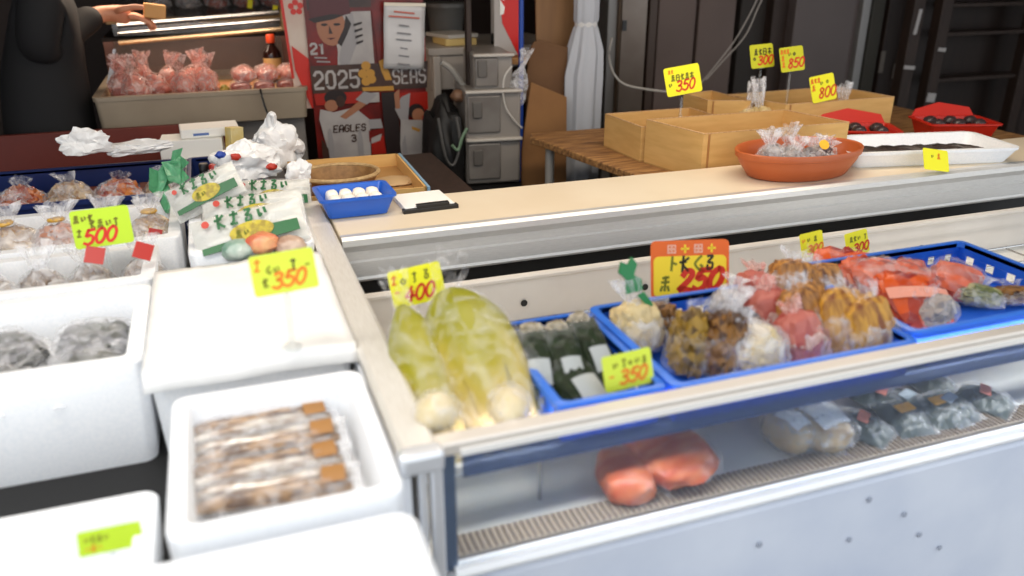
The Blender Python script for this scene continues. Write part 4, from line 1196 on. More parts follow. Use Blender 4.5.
# navy crates at the back of the stall
q0 = pz(80, 205, .93); q1 = pz(228, 152, .93)
crate('navy_crate', 'dark navy crate of small packs at the back of the stall', .62, .40, .16, (-.435, 2.56, TZ + .03), NAVY, 0, 8, 5, 'navy crates')
crate('navy_crate', 'dark navy crate holding bottles beside the white printed bag', .21, .40, .16, (.0, 2.56, TZ + .03), NAVY, 0, 3, 5, 'navy crates')
for k in range(8):
    x = -.18 - (k % 4) * .13; y = 2.47 + (k // 4) * .15
    t = thing('bean_pack', ('pack with a gold tie at the front inner corner of the navy crate', 'front row pack, second from the inner corner of the navy crate', 'front row pack, third from the inner corner of the navy crate', 'front row pack at the outer end of the navy crate', 'back row pack at the inner corner of the navy crate', 'back row pack, second from the inner corner of the navy crate', 'back row pack, third from the inner corner of the navy crate', 'back row pack at the outer end of the navy crate')[k], 'food bag', (x, y, .80), (.05, .1 * (-1) ** k, .4 * k), 'small packs in the navy crate')
    b = lumpy(.055, .06, .05, 540 + k, .4, 5, 4, (0, 0, .06)); obj('contents', b, SN[k % 2], t)
    obj('plastic_bag', bagskin(.135, .13, .14, 540 + k, .85, .16, .25), FILM, t)
for k, (x_, c_, lab) in enumerate(((203, BLACKP, 'small bottle with a black cap nearest the leaf ties'), (213, mat('cap_red', (186, 44, 34), .4), 'small bottle with a red cap between two dark ones'), (225, BLACKP, 'small bottle with a black cap beside the white printed bag'))):
    t = thing('sauce_bottle', lab, 'bottle', (at(x_ + 1, 168, 2.56 - .02 * k).x, 2.56 - .02 * k, .805), (0, 0, 0), 'small bottles in the navy crate')
    b = MB(); b.lathe([(.018, 0), (.02, .004), (.02, .08), (.012, .10), (.010, .11)], 16); obj('body', b, mat('sauce_dark', (46, 22, 18), .15), t)
    b = MB(); b.lathe([(.014, .108), (.0145, .112), (.0145, .142), (.012, .146)], 16); obj('cap', b, c_, t)
# green leaf-shaped cellophane ties
GL_ = film('green_cellophane', (96, 176, 130), .55, .85, tint=(170, 220, 190))
for k, (x_, y_, sc, lab) in enumerate(((176, 168, 1.0, 'green cellophane leaf tie standing by the bottles'), (162, 180, 1.1, 'green cellophane leaf tie over the small packs'), (174, 200, .9, 'green cellophane leaf tie beside the tilted noodle pack'))):
    p = at(x_, y_, 2.30 - .03 * k); b = MB()
    b.prism([(-.03, -.03), (.0, -.045), (.03, -.03), (.02, -.005), (.04, .01), (.02, .03), (.03, .05), (.0, .045), (-.01, .02), (-.035, .02)], -.002, .002)
    for v in b.v: v.y += .012 * math.sin(v.x * 60 + k) + .008 * math.cos(v.z * 70)
    o = obj('cellophane_tie', b, GL_); o.location = p; o.scale = (sc,) * 3; o.rotation_euler = (-.3, .4 * k, .3)
    tag(o, lab, 'tie')

# white carrier bags
def whitebag(label, x_, y_, Y, wpx, hpx, seed, mats_, neck=.6, top=.5, zb=None, T=None, extra=None, squash=1.0):
    p = at(x_, y_, Y); s = mpp(p); W = wpx * s; L = hpx * s * squash
    t_ = thing('carrier_bag', label, 'bag', (p.x, p.y, p.z if zb is None else zb), (-.1, .08, .4), 'white plastic bags')
    obj('bag_body', bagskin(L, W, T or W * .7, seed, neck, .25, top), mats_, t_)
    if extra: extra(t_, W, L)
    return t_


def prints(t_, W, L):
    for k, (dx, dz, c_) in enumerate(((-.28, .62, mat('print_blue', (40, 70, 160), .4)), (-.22, .38, NRED), (-.05, .72, NRED), (.2, .3, NRED))):
        b_ = blob(.022, .004, .014, 5 + k, .3, 2, 3); obj('print_patch', b_, c_, t_, M=Matrix.Translation((dx * W, -W * .30, dz * L)))


def crumple(rx, ry, rz, seed, sub=4, ears=0):
    mb_ = MB(); vs, fs = ICO[sub]; out = []; off = Vector((seed * 1.7, seed * .9, seed * 2.3))
    for v in vs:
        n1 = noise.noise(v * 1.4 + off); n2 = abs(noise.noise(v * 3.2 + off)); n3 = abs(noise.noise(v * 7 + off))
        k = 1 + .35 * n1 - .35 * n2 - .14 * n3
        z = v.z * rz * k
        if ears and v.z > .3: z += rz * ears * max(0, noise.noise(v * 2.6 + off * 2)) * (v.z - .3)
        q = v.lerp(v / max(abs(v.x), abs(v.y), abs(v.z)), .35)
        out.append((q.x * rx * k, q.y * ry * k, max(z, -rz * .62)))
    return mb_.add(out, fs)


def crumpled_bag(label, x_, y_, Y, wpx, hpx, seed, ears=.8, depth=.55, extra=None, m_=None):
    p = at(x_, y_, Y); s = mpp(p); W = wpx * s; L = hpx * s
    t_ = thing('carrier_bag', label, 'bag', (p.x, p.y, p.z), (0, 0, .2), 'white plastic bags')
    obj('bag_body', crumple(W * .5, W * .5 * depth, L * .55, seed, 4, ears), m_ or WBAG, t_, M=Matrix.Translation((0, 0, L * .36)))
    if extra: extra(t_, W, L)
    return t_


def prints2(t_, W, L):
    for k, (dx, dz, c_) in enumerate(((-.40, .72, mat('print_blue', (40, 70, 160), .4)), (-.36, .36, NRED), (-.20, .66, NRED), (.30, .30, NRED))):
        b_ = blob(.014, .007, .010, 5 + k, .4, 2, 3); obj('print_patch', b_, c_, t_, M=Matrix.Translation((dx * W, -W * (.16 + .06 * (k > 1)), dz * L)))


def handles(t_, W, L):
    b_ = MB(); b_.tube(cr([(-.05 * W, 0, L * .55), (-.06 * W, 0, L * .8), (-.03 * W, 0, L * 1.02), (.02 * W, -.01, L * 1.06), (.03 * W, 0, L * .8), (.06 * W, 0, L * .55)], 6), [.010] * 31, 8)
    obj('twisted_handle', b_, WBAG, t_)
    b_ = MB(); b_.tube(cr([(.25 * W, 0, L * .35), (.42 * W, -.01, L * .45), (.5 * W, 0, L * .28), (.46 * W, 0, L * .12)], 6), [.016, .018, .02, .02, .02, .02, .02, .02, .02, .02, .02, .018, .016, .014, .012, .01, .008, .007, .006], 8)
    obj('loose_handle', b_, WBAG, t_)


crumpled_bag('white plastic bag with red and blue printing', 249, 178, 2.40, 66, 40, 601, .6, .5, prints2)
crumpled_bag('white plastic bag twisted into a tall point', 277, 168, 2.62, 50, 50, 602, .5, .5, handles)
crumpled_bag('slumped white plastic bag at the outer end of the stall', 88, 154, 2.66, 52, 28, 603, .9, .35)
crumpled_bag('flattened white plastic bag lying behind the navy crates', 142, 153, 2.70, 64, 16, 604, .3, .35)
crumpled_bag('half-empty white bag leaning toward the counter end', 300, 186, 2.26, 28, 30, 605, .8, .5)
# paper stacks and carton
p = at(205, 158, 2.92)
t = thing('paper_stack', 'low stack of white leaflets behind the navy crates', 'paper', (p.x, 2.97, .80), .1)
b = MB()
for k in range(4): b.box((.004 * k, 0, .01 + .02 * k), (.20, .14, .017), rot=(0, 0, .03 * k))
obj('sheets', b, WHITEP, t, bevel=.001)
b = lumpy(.1, .07, .02, 9, .5, 5, 3, (0, -.02, .0)); obj('crumpled_wrap', b, WHITEP, t, M=Matrix.Translation((0, 0, .02)))
p = at(188, 133, 3.02)
t = thing('white_carton', 'flat white carton on the leaflets in front of the meat case', 'box', (p.x + .01, 2.99, .8825), -.05)
b = MB(); b.box((0, 0, .032), (.20, .12, .064)); obj('carton_body', b, WHITEP, t, bevel=.002)
t = thing('newspaper', 'folded white newspaper resting on the flat carton', 'paper', (p.x + .07, 3.01, .9475), .05)
b = MB(); b.box((0, 0, .015), (.19, .12, .03)); obj('folded_sheets', b, WHITEP, t, bevel=.004)
b = MB(); b.box((-.03, -.0605, .012), (.05, .002, .008)); obj('blue_print', b, mat('print_light_blue', (90, 120, 180), .5), t)
p = at(232, 130, 2.94)
t = thing('yellow_carton', 'slim yellow carton standing beside the white leaflets', 'box', (p.x, 2.93, .80), .6)
b = MB(); b.box((0, 0, .09), (.05, .035, .18), rot=(0, .1, 0)); obj('carton_body', b, mat('carton_yellow', (226, 190, 60), .5, col2=(240, 224, 170), scale=14), t, bevel=.002)
b = MB(); b.box((.0, -.019, .10), (.03, .001, .06), rot=(0, .1, 0)); obj('carton_print', b, INKD, t)
# red-brown bench before the meat case
t = thing('red_bench', 'red-brown painted bench in front of the meat case', 'bench', (-.75, 3.02, 0))
b = MB(); b.box((.1, 0, .775), (1.5, .36, .03)); obj('bench_top', b, REDWOOD, t, bevel=.004)
b = MB(); b.box((.10, .185, .875), (1.4, .02, .15)); obj('backboard', b, REDWOOD, t, bevel=.003)
for x in (-.6, .8):
    b = MB(); b.box((x, 0, .38), (.05, .3, .76)); obj('leg', b, REDWOOD, t)

# ================================================================== MEAT CASE
t = thing('meat_case', 'cream meat display case with slanted glass and steel rails', 'display case', (0, 0, 0))
MX0, MX1 = -.41, .33
CREAM = mat('case_cream', (154, 140, 120), .4, col2=(142, 128, 110), scale=5)
b = MB(); b.box(((MX0 + MX1) / 2 + .13, 3.62, .46), (.46, .55, .92)); obj('stand', b, mat('stand_grey', (128, 122, 116), .5), t, bevel=.006)
b = MB(); M0 = Matrix.Translation(((MX0 + MX1) / 2, 3.57, .935))
shell(MX1 - MX0, .62, .115, .022, .006, .02, .006, .014, .035, mb=b); obj('tray_body', b, CREAM, t, M=M0, angle=35)
b = MB(); b.box((0, 0, .072), (MX1 - MX0 - .06, .56, .006)); obj('tray_liner', b, mat('liner_tan', (206, 168, 112), .5, col2=(196, 130, 90), scale=9), t, M=M0)
b = MB(); b.extx([(3.78, 1.035), (3.85, 1.185), (3.856, 1.182), (3.786, 1.032)], MX0 + .04, MX1 - .03); obj('back_glass', b, MEATGLASS, t)
for k, (y, z) in enumerate(((3.852, 1.188), (3.90, 1.222), (3.93, 1.252))):
    b = MB(); b.tube([(MX0 + .06, y, z - .012), (MX1 - .02, y + .03, z + .022)], (.011, .008, .012)[k], 8); obj('steel_rail', b, STEEL if k else mat('warm_steel', (224, 196, 160), .25, .8), t)
b = MB(); b.prism([(0, 0), (.03, 0), (.06, .14), (.05, .14)], -.006, .006); obj('side_bracket', b, STEEL, t, M=Matrix.Translation((MX0 + .01, 3.60, 1.04)))
b = MB(); b.box((0, .16, .14), (MX1 - MX0, .02, .18)); obj('rear_board', b, mat('rear_board', (120, 88, 78), .35, col2=(96, 60, 52), scale=7), t, M=Matrix.Translation(((MX0 + MX1) / 2, 3.72, .95)))

MEATP = mat('pink_meat', (206, 150, 128), .35, kind='noise', scale=40, col2=(176, 96, 80), ramp=(.35, .65))
MEATD = mat('dark_meat', (120, 52, 44), .3, kind='noise', scale=30, col2=(168, 92, 78), ramp=(.35, .65))
lab1 = ['pink meat bag at the outer front corner of the meat case', 'front row pink meat bag, second from the corner', 'front row pink meat bag in the middle', 'front row pink meat bag, fourth along', 'front row pink meat bag next to the green garnish', 'back row pink meat bag at the outer end', 'back row pink meat bag, second along', 'back row pink meat bag in the middle', 'back row pink meat bag, fourth along', 'back row pink meat bag closest to the dark packs']
for k in range(10):
    c = k % 5; r_ = k // 5
    x = -.325 + c * .071; y = 3.40 + r_ * .12
    t = thing('meat_bag', lab1[k], 'meat', (x + .012 * math.sin(k * 5), y + .015 * math.cos(k * 3), 1.012), (-.25 + .2 * math.sin(k * 2.3), .22 * math.sin(k * 4.1), .7 * k), 'pink meat bags')
    b = lumpy(.036, .036, .05, 700 + k, .25, 4, 3, (0, 0, .048)); obj('meat', b, MEATP, t)
    b = MB(); b.lathe([(.034, .0), (.043, .010), (.043, .030), (.034, .042)], 14); obj('dark_base', b, MEATD, t)
    obj('plastic_bag', bagskin(.165, .092, .085, 700 + k, .66, .22, .5, 28, 18), FILMP, t)
b = lumpy(.018, .02, .025, 3, .5, 4, 3); o = obj('green_garnish', b, mat('garnish', (120, 120, 40), .5, col2=(180, 150, 60), scale=30)); o.location = (.035, 3.40, 1.03)
tag(o, 'small green garnish between the pink and dark meat', 'garnish')
lab2 = ['dark meat pack in the bottom row by the garnish', 'dark meat pack in the middle of the bottom row', 'dark meat pack in the bottom row by the red banner', 'film-topped meat pack stacked by the garnish', 'film-topped meat pack stacked in the middle', 'film-topped meat pack stacked by the red banner']
for k in range(6):
    x = .095 + (k % 3) * .088 + (.02 if k > 2 else 0); z = 1.012 + (.045 if k > 2 else 0); y = 3.40 + (.05 if k > 2 else 0)
    t = thing('meat_pack', lab2[k], 'meat', (x, y, z), (0, 0, .1 * k) if k < 3 else (.25, -.2, .3), 'dark meat packs')
    b = blob(.040, .05, .024, 720 + k, .1, 2, 3, (0, 0, .026), boxy=.2); obj('meat', b, MEATD if k < 3 else MEATP if k == 5 else mat('mixed_meat', (150, 66, 58), .3, kind='noise', scale=24, col2=(216, 150, 130), ramp=(.4, .6)), t)
    b = blob(.044, .055, .028, 720 + k, .18, 3, 4, (0, 0, .029), boxy=.2); obj('film', b, FILML if k < 3 else FILMP, t)
# soy bottle
t = thing('soy_bottle', 'sauce bottle with a red cap and cream label in the meat case', 'bottle', (.245, 3.70, 1.012), 0)
b = MB(); b.lathe([(.034, 0), (.037, .006), (.037, .11), (.034, .125), (.016, .15), (.013, .165)], 20); obj('body', b, mat('soy_dark', (40, 18, 14), .12), t)
b = MB(); b.lathe([(.0375, .015), (.0375, .1)], 20, cap0=False, cap1=False); obj('label', b, mat('soy_label', (214, 176, 116), .5, col2=(190, 140, 84), scale=12), t)
b = MB(); b.lathe([(.017, .16), (.018, .163), (.018, .19), (.015, .194)], 18); obj('cap', b, mat('soy_cap', (226, 76, 34), .4), t)
b = MB(); b.box((0, 0, .03), (.009, .002, .06)); o = obj('tag_stick', b, YEL); o.location = (.306, 3.40, 1.05); tag(o, 'thin yellow stick tag at the meat case rim', 'tag')
b = MB(); b.tube(cr([(.16, 3.25, 1.052), (.162, 3.235, 1.03), (.168, 3.225, .99), (.178, 3.21, .955)], 5), .004, 6)
o = obj('power_cable', b, BLACKP); tag(o, 'short black cord hanging over the meat case front', 'cord')

# red and white banner board at the meat case end
t = thing('banner_board', 'upright white board with red edges and a red flower mark', 'sign', (.335, 3.32, .98), (0, -.05, 0))
b = MB(); b.box((0, 0, .30), (.085, .02, .64)); obj('board', b, mat('banner_white', (206, 190, 176), .5, col2=(190, 160, 146), scale=6), t)
b = MB(); b.box((-.042, -.011, .36), (.010, .006, .52)); obj('red_edge', b, RED, t)
b = MB(); b.prism([(.012, -.02), (.05, -.02), (.046, .64), (.036, .64), (.034, .16), (-.03, .22), (-.03, .13)], -.016, -.010); obj('red_edge', b, RED, t)
b = MB()
for k in range(5):
    a = k * 2 * PI / 5 + .3
    b.prism([(.006 + .018 * math.cos(a) + .011 * math.cos(q * PI / 5), .355 + .018 * math.sin(a) + .011 * math.sin(q * PI / 5)) for q in range(10)], -.0125, -.0105)
obj('flower_mark', b, RED, t)

# second case behind
t = thing('rear_case', 'second glass display case with wooden trim behind the meat', 'display case', (0, 0, 0))
b = MB(); b.box((.02, 4.62, .58), (.95, .7, 1.16)); obj('stand', b, DARKWOOD, t)
b = MB(); b.extx([(4.24, 1.17), (4.24, 1.225), (4.27, 1.235), (5.0, 1.40), (5.0, 1.17)], -.40, .50); obj('tray_body', b, STEEL, t)
b = MB(); b.extx([(4.225, 1.222), (4.225, 1.24), (4.245, 1.245), (4.255, 1.225)], -.42, .52); obj('trim_strip', b, mat('trim_tan', (190, 150, 100), .45), t)
for k in range(5):
    x = -.20 + k * .13
    th_ = thing('tray_pack', ('pale pack nearest the hand in the rear case', 'pale pack second from the hand in the rear case', 'pale pack in the middle of the rear case', 'pack with a blue label in the rear case', 'pale pack at the far end of the rear case')[k], 'food pack', (x, 4.42, 1.272), (.22, 0, .1), 'packs in the rear case')
    b = lumpy(.05, .06, .028, 800 + k, .5, 4, 3, (0, 0, .028)); obj('contents', b, GREYC if k < 2 else MEATD, th_)
    b = pillow(.12, .14, .062, 800 + k, .2, z0=0); obj('wrapper', b, FILM, th_)
    if k == 3:
        b = MB(); b.box((0, -.03, .062), (.08, .03, .003), rot=(.1, 0, 0)); obj('blue_label', b, mat('blue_label', (40, 100, 190), .5), th_)
for k, (x_, y_, Y) in enumerate(((250, 4, 4.2), (275, 10, 4.1))):
    p = at(x_, y_, Y); b = MB(); b.box((0, 0, 0), (.022, .002, .04), rot=(0, .2, 0)); o = obj('yellow_tag', b, YEL); o.location = p
    tag(o, ('yellow tag on the rear case trim', 'yellow tag hanging near the red-edged board')[k], 'tag')
t = thing('folded_cloth', 'tan ribbed paper bundle standing at the rear case end', 'paper', (.40, 4.05, 1.19), 0)
b = MB()
for k in range(6): b.box((-.06 + k * .022, .01 * (k % 2), .12), (.02, .05, .24), rot=(0, .12, 0))
obj('folds', b, mat('bundle_tan', (190, 158, 112), .6), t, bevel=.004)
b = MB(); b.box((.0, 0, .60), (.2, .1, 1.2)); obj('support', b, DARKWOOD, t, M=Matrix.Translation((0, .02, -1.2)))

# ================================================================== PERSON
def skin_obj(name, verts, edges, m_, parent=None, sub=2, root=0):
    bm = bmesh.new(); L_ = bm.verts.layers.skin.verify(); vs = []
    for co, r in verts:
        v = bm.verts.new(co); v[L_].radius = (r, r) if not isinstance(r, tuple) else r; vs.append(v)
    vs[root][L_].use_root = True
    for a_, b_ in edges: bm.edges.new((vs[a_], vs[b_]))
    me = bpy.data.meshes.new(name); bm.to_mesh(me); bm.free(); me.materials.append(m_)
    me.polygons.foreach_set('use_smooth', [True] * len(me.polygons))
    o_ = bpy.data.objects.new(name, me); C.objects.link(o_)
    s_ = o_.modifiers.new('skin', 'SKIN'); s_.use_smooth_shade = True; s_.branch_smoothing = .6
    u_ = o_.modifiers.new('sub', 'SUBSURF'); u_.levels = sub; u_.render_levels = sub
    if parent: o_.parent = parent
    return o_


wr_ = at(107, 13, 3.52)
PX, PY = -.60, 3.42
elb = (-.56, 3.27, 1.20)
sh = (-.50, 3.24, 1.40)
verts = [((PX, PY, .93), .135), ((PX + .03, PY, 1.15), .125), ((PX + .08, PY, 1.34), .12), ((PX + .10, PY, 1.45), .06), ((PX + .12, PY, 1.52), .05), ((PX + .14, PY, 1.60), .085), ((PX + .14, PY, 1.69), .08),
         (sh, .06), (elb, .045), ((wr_.x - .04, wr_.y - .01, wr_.z - .005), .034), ((wr_.x + .005, wr_.y, wr_.z), .029),
         ((PX + .08, PY + .19, 1.36), .06), ((PX - .02, PY + .24, 1.08), .045), ((PX - .01, PY + .22, .88), .03), ((PX, PY + .21, .80), .03),
         ((PX, PY - .09, .86), .09), ((PX + .02, PY - .1, .48), .06), ((PX, PY - .1, .09), .045), ((PX + .14, PY - .1, .045), .04),
         ((PX, PY + .09, .86), .09), ((PX + .02, PY + .1, .48), .06), ((PX, PY + .1, .09), .045), ((PX + .14, PY + .1, .045), .04)]
edges = [(0, 1), (1, 2), (2, 3), (3, 4), (4, 5), (5, 6), (2, 7), (7, 8), (8, 9), (9, 10), (2, 11), (11, 12), (12, 13), (13, 14), (0, 15), (15, 16), (16, 17), (17, 18), (0, 19), (19, 20), (20, 21), (21, 22)]
# hand with five fingers, reaching towards +x
hb = Vector(wr_); nv = len(verts)
hv = [((hb.x + .04, hb.y, hb.z - .004), (.030, .036)), ((hb.x + .085, hb.y, hb.z - .014), (.026, .042))]
verts += hv; edges += [(10, nv), (nv, nv + 1)]
person = skin_obj('person', verts, edges, SKIN, None, 2, 0)
tag(person, 'person in a black coat reaching a hand toward the meat case', 'person')
fing = []
for k, (dy, ln, drop) in enumerate(((-.026, .060, .030), (-.009, .070, .036), (.009, .066, .040), (.025, .052, .042))):
    b0 = Vector((hb.x + .095, hb.y + dy * 1.25, hb.z - .012)); ln *= 1.15
    fing.append([(b0 - Vector((.025, 0, 0)), .0115), (b0, .0112), (b0 + Vector((ln * .42, 0, -.014)), .0105), (b0 + Vector((ln * .7, 0, -drop * .8)), .0095), (b0 + Vector((ln * .78, 0, -drop * 1.4)), .008)])
fing.append([(Vector((hb.x + .03, hb.y - .02, hb.z + .005)), .014), (Vector((hb.x + .055, hb.y - .046, hb.z + .016)), .013), (Vector((hb.x + .10, hb.y - .052, hb.z + .022)), .0115), (Vector((hb.x + .135, hb.y - .046, hb.z + .020)), .0095)])
for k, chn in enumerate(fing):
    skin_obj('finger' if k < 4 else 'thumb', [(tuple(p_), r_) for p_, r_ in chn], [(i, i + 1) for i in range(len(chn) - 1)], SKIN, person, 2, 0)
COAT = mat('black_coat', (20, 19, 21), .8)
cv = [((PX, PY, .78), .165), ((PX, PY, .93), .165), ((PX + .03, PY, 1.15), .165), ((PX + .08, PY, 1.34), .16), ((PX + .10, PY, 1.43), .08), (sh, .085), (elb, .072), ((wr_.x - .09, wr_.y - .05, wr_.z - .03), .055), ((wr_.x - .02, wr_.y - .005, wr_.z), .046), ((PX + .08, PY + .19, 1.36), .085), ((PX - .02, PY + .24, 1.08), .064), ((PX - .01, PY + .22, .92), .046)]
skin_obj('coat', cv, [(0, 1), (1, 2), (2, 3), (3, 4), (3, 5), (5, 6), (6, 7), (7, 8), (3, 9), (9, 10), (10, 11)], COAT, person, 2, 1)
tv = [((PX, PY, .88), .14), ((PX, PY - .09, .80), .105), ((PX + .02, PY - .1, .48), .078), ((PX, PY - .1, .10), .062), ((PX, PY + .09, .80), .105), ((PX + .02, PY + .1, .48), .078), ((PX, PY + .1, .10), .062)]
skin_obj('trousers', tv, [(0, 1), (1, 2), (2, 3), (0, 4), (4, 5), (5, 6)], COAT, person, 2, 0)
for sy in (-1, 1):
    b = blob(.13, .05, .045, 3, .05, 2, 3, (PX + .06, PY + sy * .1, .045), boxy=.3); obj('shoe', b, BLACKP, person)
b = blob(.105, .10, .11, 2, .05, 2, 3, (PX + .12, PY, 1.70)); obj('hair', b, BLACK, person)
b = MB(); b.box((.0, 0, 0), (.075, .05, .05), rot=(0, .15, .1)); o = obj('tan_packet', b, mat('packet_tan', (206, 150, 84), .5), None, bevel=.003); o.location = (hb.x + .165, hb.y - .012, hb.z + .004)
tag(o, 'small tan packet held in the hand over the meat case', 'packet')

# ================================================================== POSTER
p0 = at(303, 0, 3.3); p1 = at(428, 0, 3.3); PW = p1.x - p0.x - .02; S_ = PW / 125
ptop = p0.z
t = thing('baseball_poster', 'baseball season poster with players, 2025 and a notice over it', 'poster', (p0.x, 3.3, ptop))
t['label'] = 'red baseball season poster reading 2025 with players in white'
U = lambda x, y: ((x - 303) * S_, -y * S_ * 1.02)
PR = mat('poster_red', (132, 28, 20), .3, col2=(70, 20, 16), scale=7); PB = mat('poster_brown', (74, 50, 40), .3, col2=(52, 34, 28), scale=8)
PWH = mat('poster_white', (176, 170, 166), .3, col2=(158, 152, 150), scale=8); PSK = mat('poster_skin', (158, 106, 78), .35); PCAP = mat('poster_cap', (78, 24, 26), .3)
PGOLD = mat('poster_gold', (186, 136, 56), .3); PGREY = mat('poster_grey', (150, 146, 146), .3); PDK = mat('poster_dark', (38, 26, 24), .35); PRED = mat('poster_bright_red', (160, 34, 22), .3)
pm = [PR, PB, PWH, PSK, PCAP, PGOLD, PGREY, PDK, PRED]
b = MB(); b.prism([U(303, -40), U(304, 186), U(427, 186), U(428, -40)], 0, .003, 0)
obj('sheet', b, pm, t, smooth=False)
b = MB(); lay = [0]


def pp(pts, mi, sm=False):
    lay[0] += 1
    q = [U(*c_) for c_ in pts]
    if sm: q = cr(q + [q[0]], 4)[:-1]
    y = -.0004 * lay[0]
    b.prism(q, y, y + .0003, mi)


def el(cx, cy, rx, ry, mi, rot=0):
    pp([(cx + rx * math.cos(a * PI / 10) * math.cos(rot) - ry * math.sin(a * PI / 10) * math.sin(rot), cy + rx * math.cos(a * PI / 10) * math.sin(rot) + ry * math.sin(a * PI / 10) * math.cos(rot)) for a in range(20)], mi)


def pt_(txt, x, y, h_, w_, mi, adv=.82, sl=0, rot=0, xs=1):
    lay[0] += 1
    X, Z = U(x, y); write(b, txt, X, Z, h_ * S_, w_ * S_, -.0004 * lay[0], mi, sl, adv, font=BLOCK, smooth=False, rot=rot, xs=xs)


pp([(372, -40), (427, -40), (427, 90), (374, 90)], 0); pp([(306, -40), (372, -40), (372, 8), (345, 8), (306, 10)], 1)
pp([(330, 20), (352, 12), (371, 12), (372, 92), (330, 92), (334, 50)], 2)
pp([(345, 18), (352, 12), (356, 40), (346, 62), (340, 70), (334, 60)], 6)
el(329, 26, 15, 19, 3); pp([(345, 15), (350, 24), (345, 34), (338, 46), (334, 42), (342, 28)], 7)
pp([(308, 16), (309, -10), (348, -10), (350, 14), (330, 17), (312, 20)], 4); pp([(306, 18), (330, 14), (344, 15), (332, 19), (312, 22)], 7)
el(322, 24, 3.6, 1.3, 7); el(335, 24, 3.6, 1.3, 7); pp([(327, 25), (330, 33), (326, 33)], 1); pp([(323, 37), (333, 37), (328, 39)], 4)
pt_('21', 306, 52, 10, 2.4, 2, .85); pp([(309, 55), (322, 56), (322, 57.5), (309, 56.5)], 6); pp([(311, 59), (325, 60), (325, 61.5), (311, 60.5)], 6)
for k in range(4): pp([(352 + k * .6, 24 + k * 6), (361, 22 + k * 6), (361, 24 + k * 6), (352 + k * .6, 26.5 + k * 6)], 7)
pp([(372, 12), (398, 12), (392, 60), (376, 70)], 0); pp([(392, 14), (428, 30), (428, 68), (392, 68)], 2); pp([(416, 20), (428, 40), (428, 70), (420, 70)], 8)
pp([(303, 64), (430, 64), (428, 92), (304, 92)], 1)
pt_('2025', 307, 87, 17, 3.0, 2, .74, xs=.82); pt_('SEAS', 391, 86, 15, 2.2, 2, .64, xs=.72)
for (cx, cy) in ((362, 66), (358, 74), (366, 74), (361, 82), (367, 80)): el(cx, cy, 5, 4.5, 5)
pp([(376, 62), (381, 60), (386, 72), (389, 82), (382, 82), (378, 72)], 5)
pp([(356, 88), (390, 88), (391, 93), (357, 92)], 5); pp([(305, 92), (356, 92), (356, 104), (306, 104)], 8); pp([(392, 96), (428, 96), (428, 115), (392, 120)], 8)
el(327, 97, 12, 8, 7); el(322, 105, 7, 6, 3); el(332, 101, 5, 6, 1)
pp([(310, 108), (324, 112), (346, 108), (362, 122), (360, 186), (322, 186), (314, 150), (308, 118)], 2)
pp([(330, 117), (350, 103), (364, 96), (366, 101), (350, 112), (336, 120)], 3); pp([(356, 94), (374, 94), (374, 104), (362, 104)], 2); pp([(348, 100), (358, 92), (372, 96), (360, 106)], 6)
pp([(360, 122), (374, 122), (376, 132), (362, 132)], 6); pp([(360, 134), (392, 130), (394, 140), (360, 146)], 0); pp([(308, 138), (316, 152), (318, 186), (308, 186)], 1)
pp([(362, 146), (376, 140), (378, 160), (362, 160)], 8); pp([(362, 142), (374, 138), (372, 145), (362, 148)], 2)
pt_('EAGLES', 322, 133, 7, 1.5, 1, .86, .12); pt_('3', 341, 144, 7, 1.6, 1); el(318, 150, 3, 22, 6); el(350, 155, 3, 24, 6)
pp([(376, 94), (392, 94), (396, 165), (378, 165)], 7)
el(414, 116, 9, 8, 7); el(416, 120, 7, 7, 3); pp([(398, 100), (408, 96), (404, 126), (398, 130), (390, 112)], 6)
pp([(390, 96), (396, 91), (396, 112), (391, 112)], 3); pp([(396, 124), (420, 126), (428, 146), (426, 186), (396, 186), (394, 150)], 2); pp([(408, 132), (418, 136), (416, 139), (408, 135)], 5)
pp([(396, 150), (400, 140), (404, 186), (396, 186)], 6); pp([(420, 122), (427, 118), (427, 140), (424, 138)], 8); pp([(418, 150), (428, 156), (428, 164), (418, 162)], 6)
obj('printing', b, pm, t, smooth=False)
q = at(404, 37, 3.27)
t = thing('notice_sheet', 'white printed notice hung over the poster', 'notice', (q.x, 3.265, q.z), (0, .06, 0))
w, h = 44 * S_, 66 * S_
b = MB()
rows_ = [[(-w / 2 + w * i / 8, -.004 * math.sin(i / 8 * PI) - .004 * math.cos(j * .9), h / 2 - h * j / 10) for i in range(9)] for j in range(11)]
b.add([p_ for r_ in rows_ for p_ in r_], [(j * 9 + i, j * 9 + i + 1, (j + 1) * 9 + i + 1, (j + 1) * 9 + i) for j in range(10) for i in range(8)])
o = obj('paper', b, mat('notice_paper', (206, 204, 204), .4, col2=(196, 193, 192), scale=4), t); o.modifiers.new('solid', 'SOLIDIFY').thickness = .001
b = MB()
for k, (fz, fw) in enumerate(((.40, .5), (.33, .75), (.20, .24), (.08, .34), (-.02, .38), (-.15, .18), (-.27, .26), (-.40, .3))):
    b.prism([(-fw * w / 2 - .02 * w, fz * h), (fw * w / 2 - .02 * w, fz * h - .004), (fw * w / 2 - .02 * w, fz * h - .010), (-fw * w / 2 - .02 * w, fz * h - .006)], -.0105, -.0100, 0 if k < 2 else 1)
obj('printed_lines', b, [mat('notice_red', (190, 96, 76), .5), mat('notice_grey', (130, 128, 130), .5)], t, smooth=False)
b = MB(); b.box((0, -.004, h / 2), (w, .012, .012), rot=(0, -.02, 0)); obj('top_strip', b, mat('strip_clear', (226, 216, 196), .2), t)

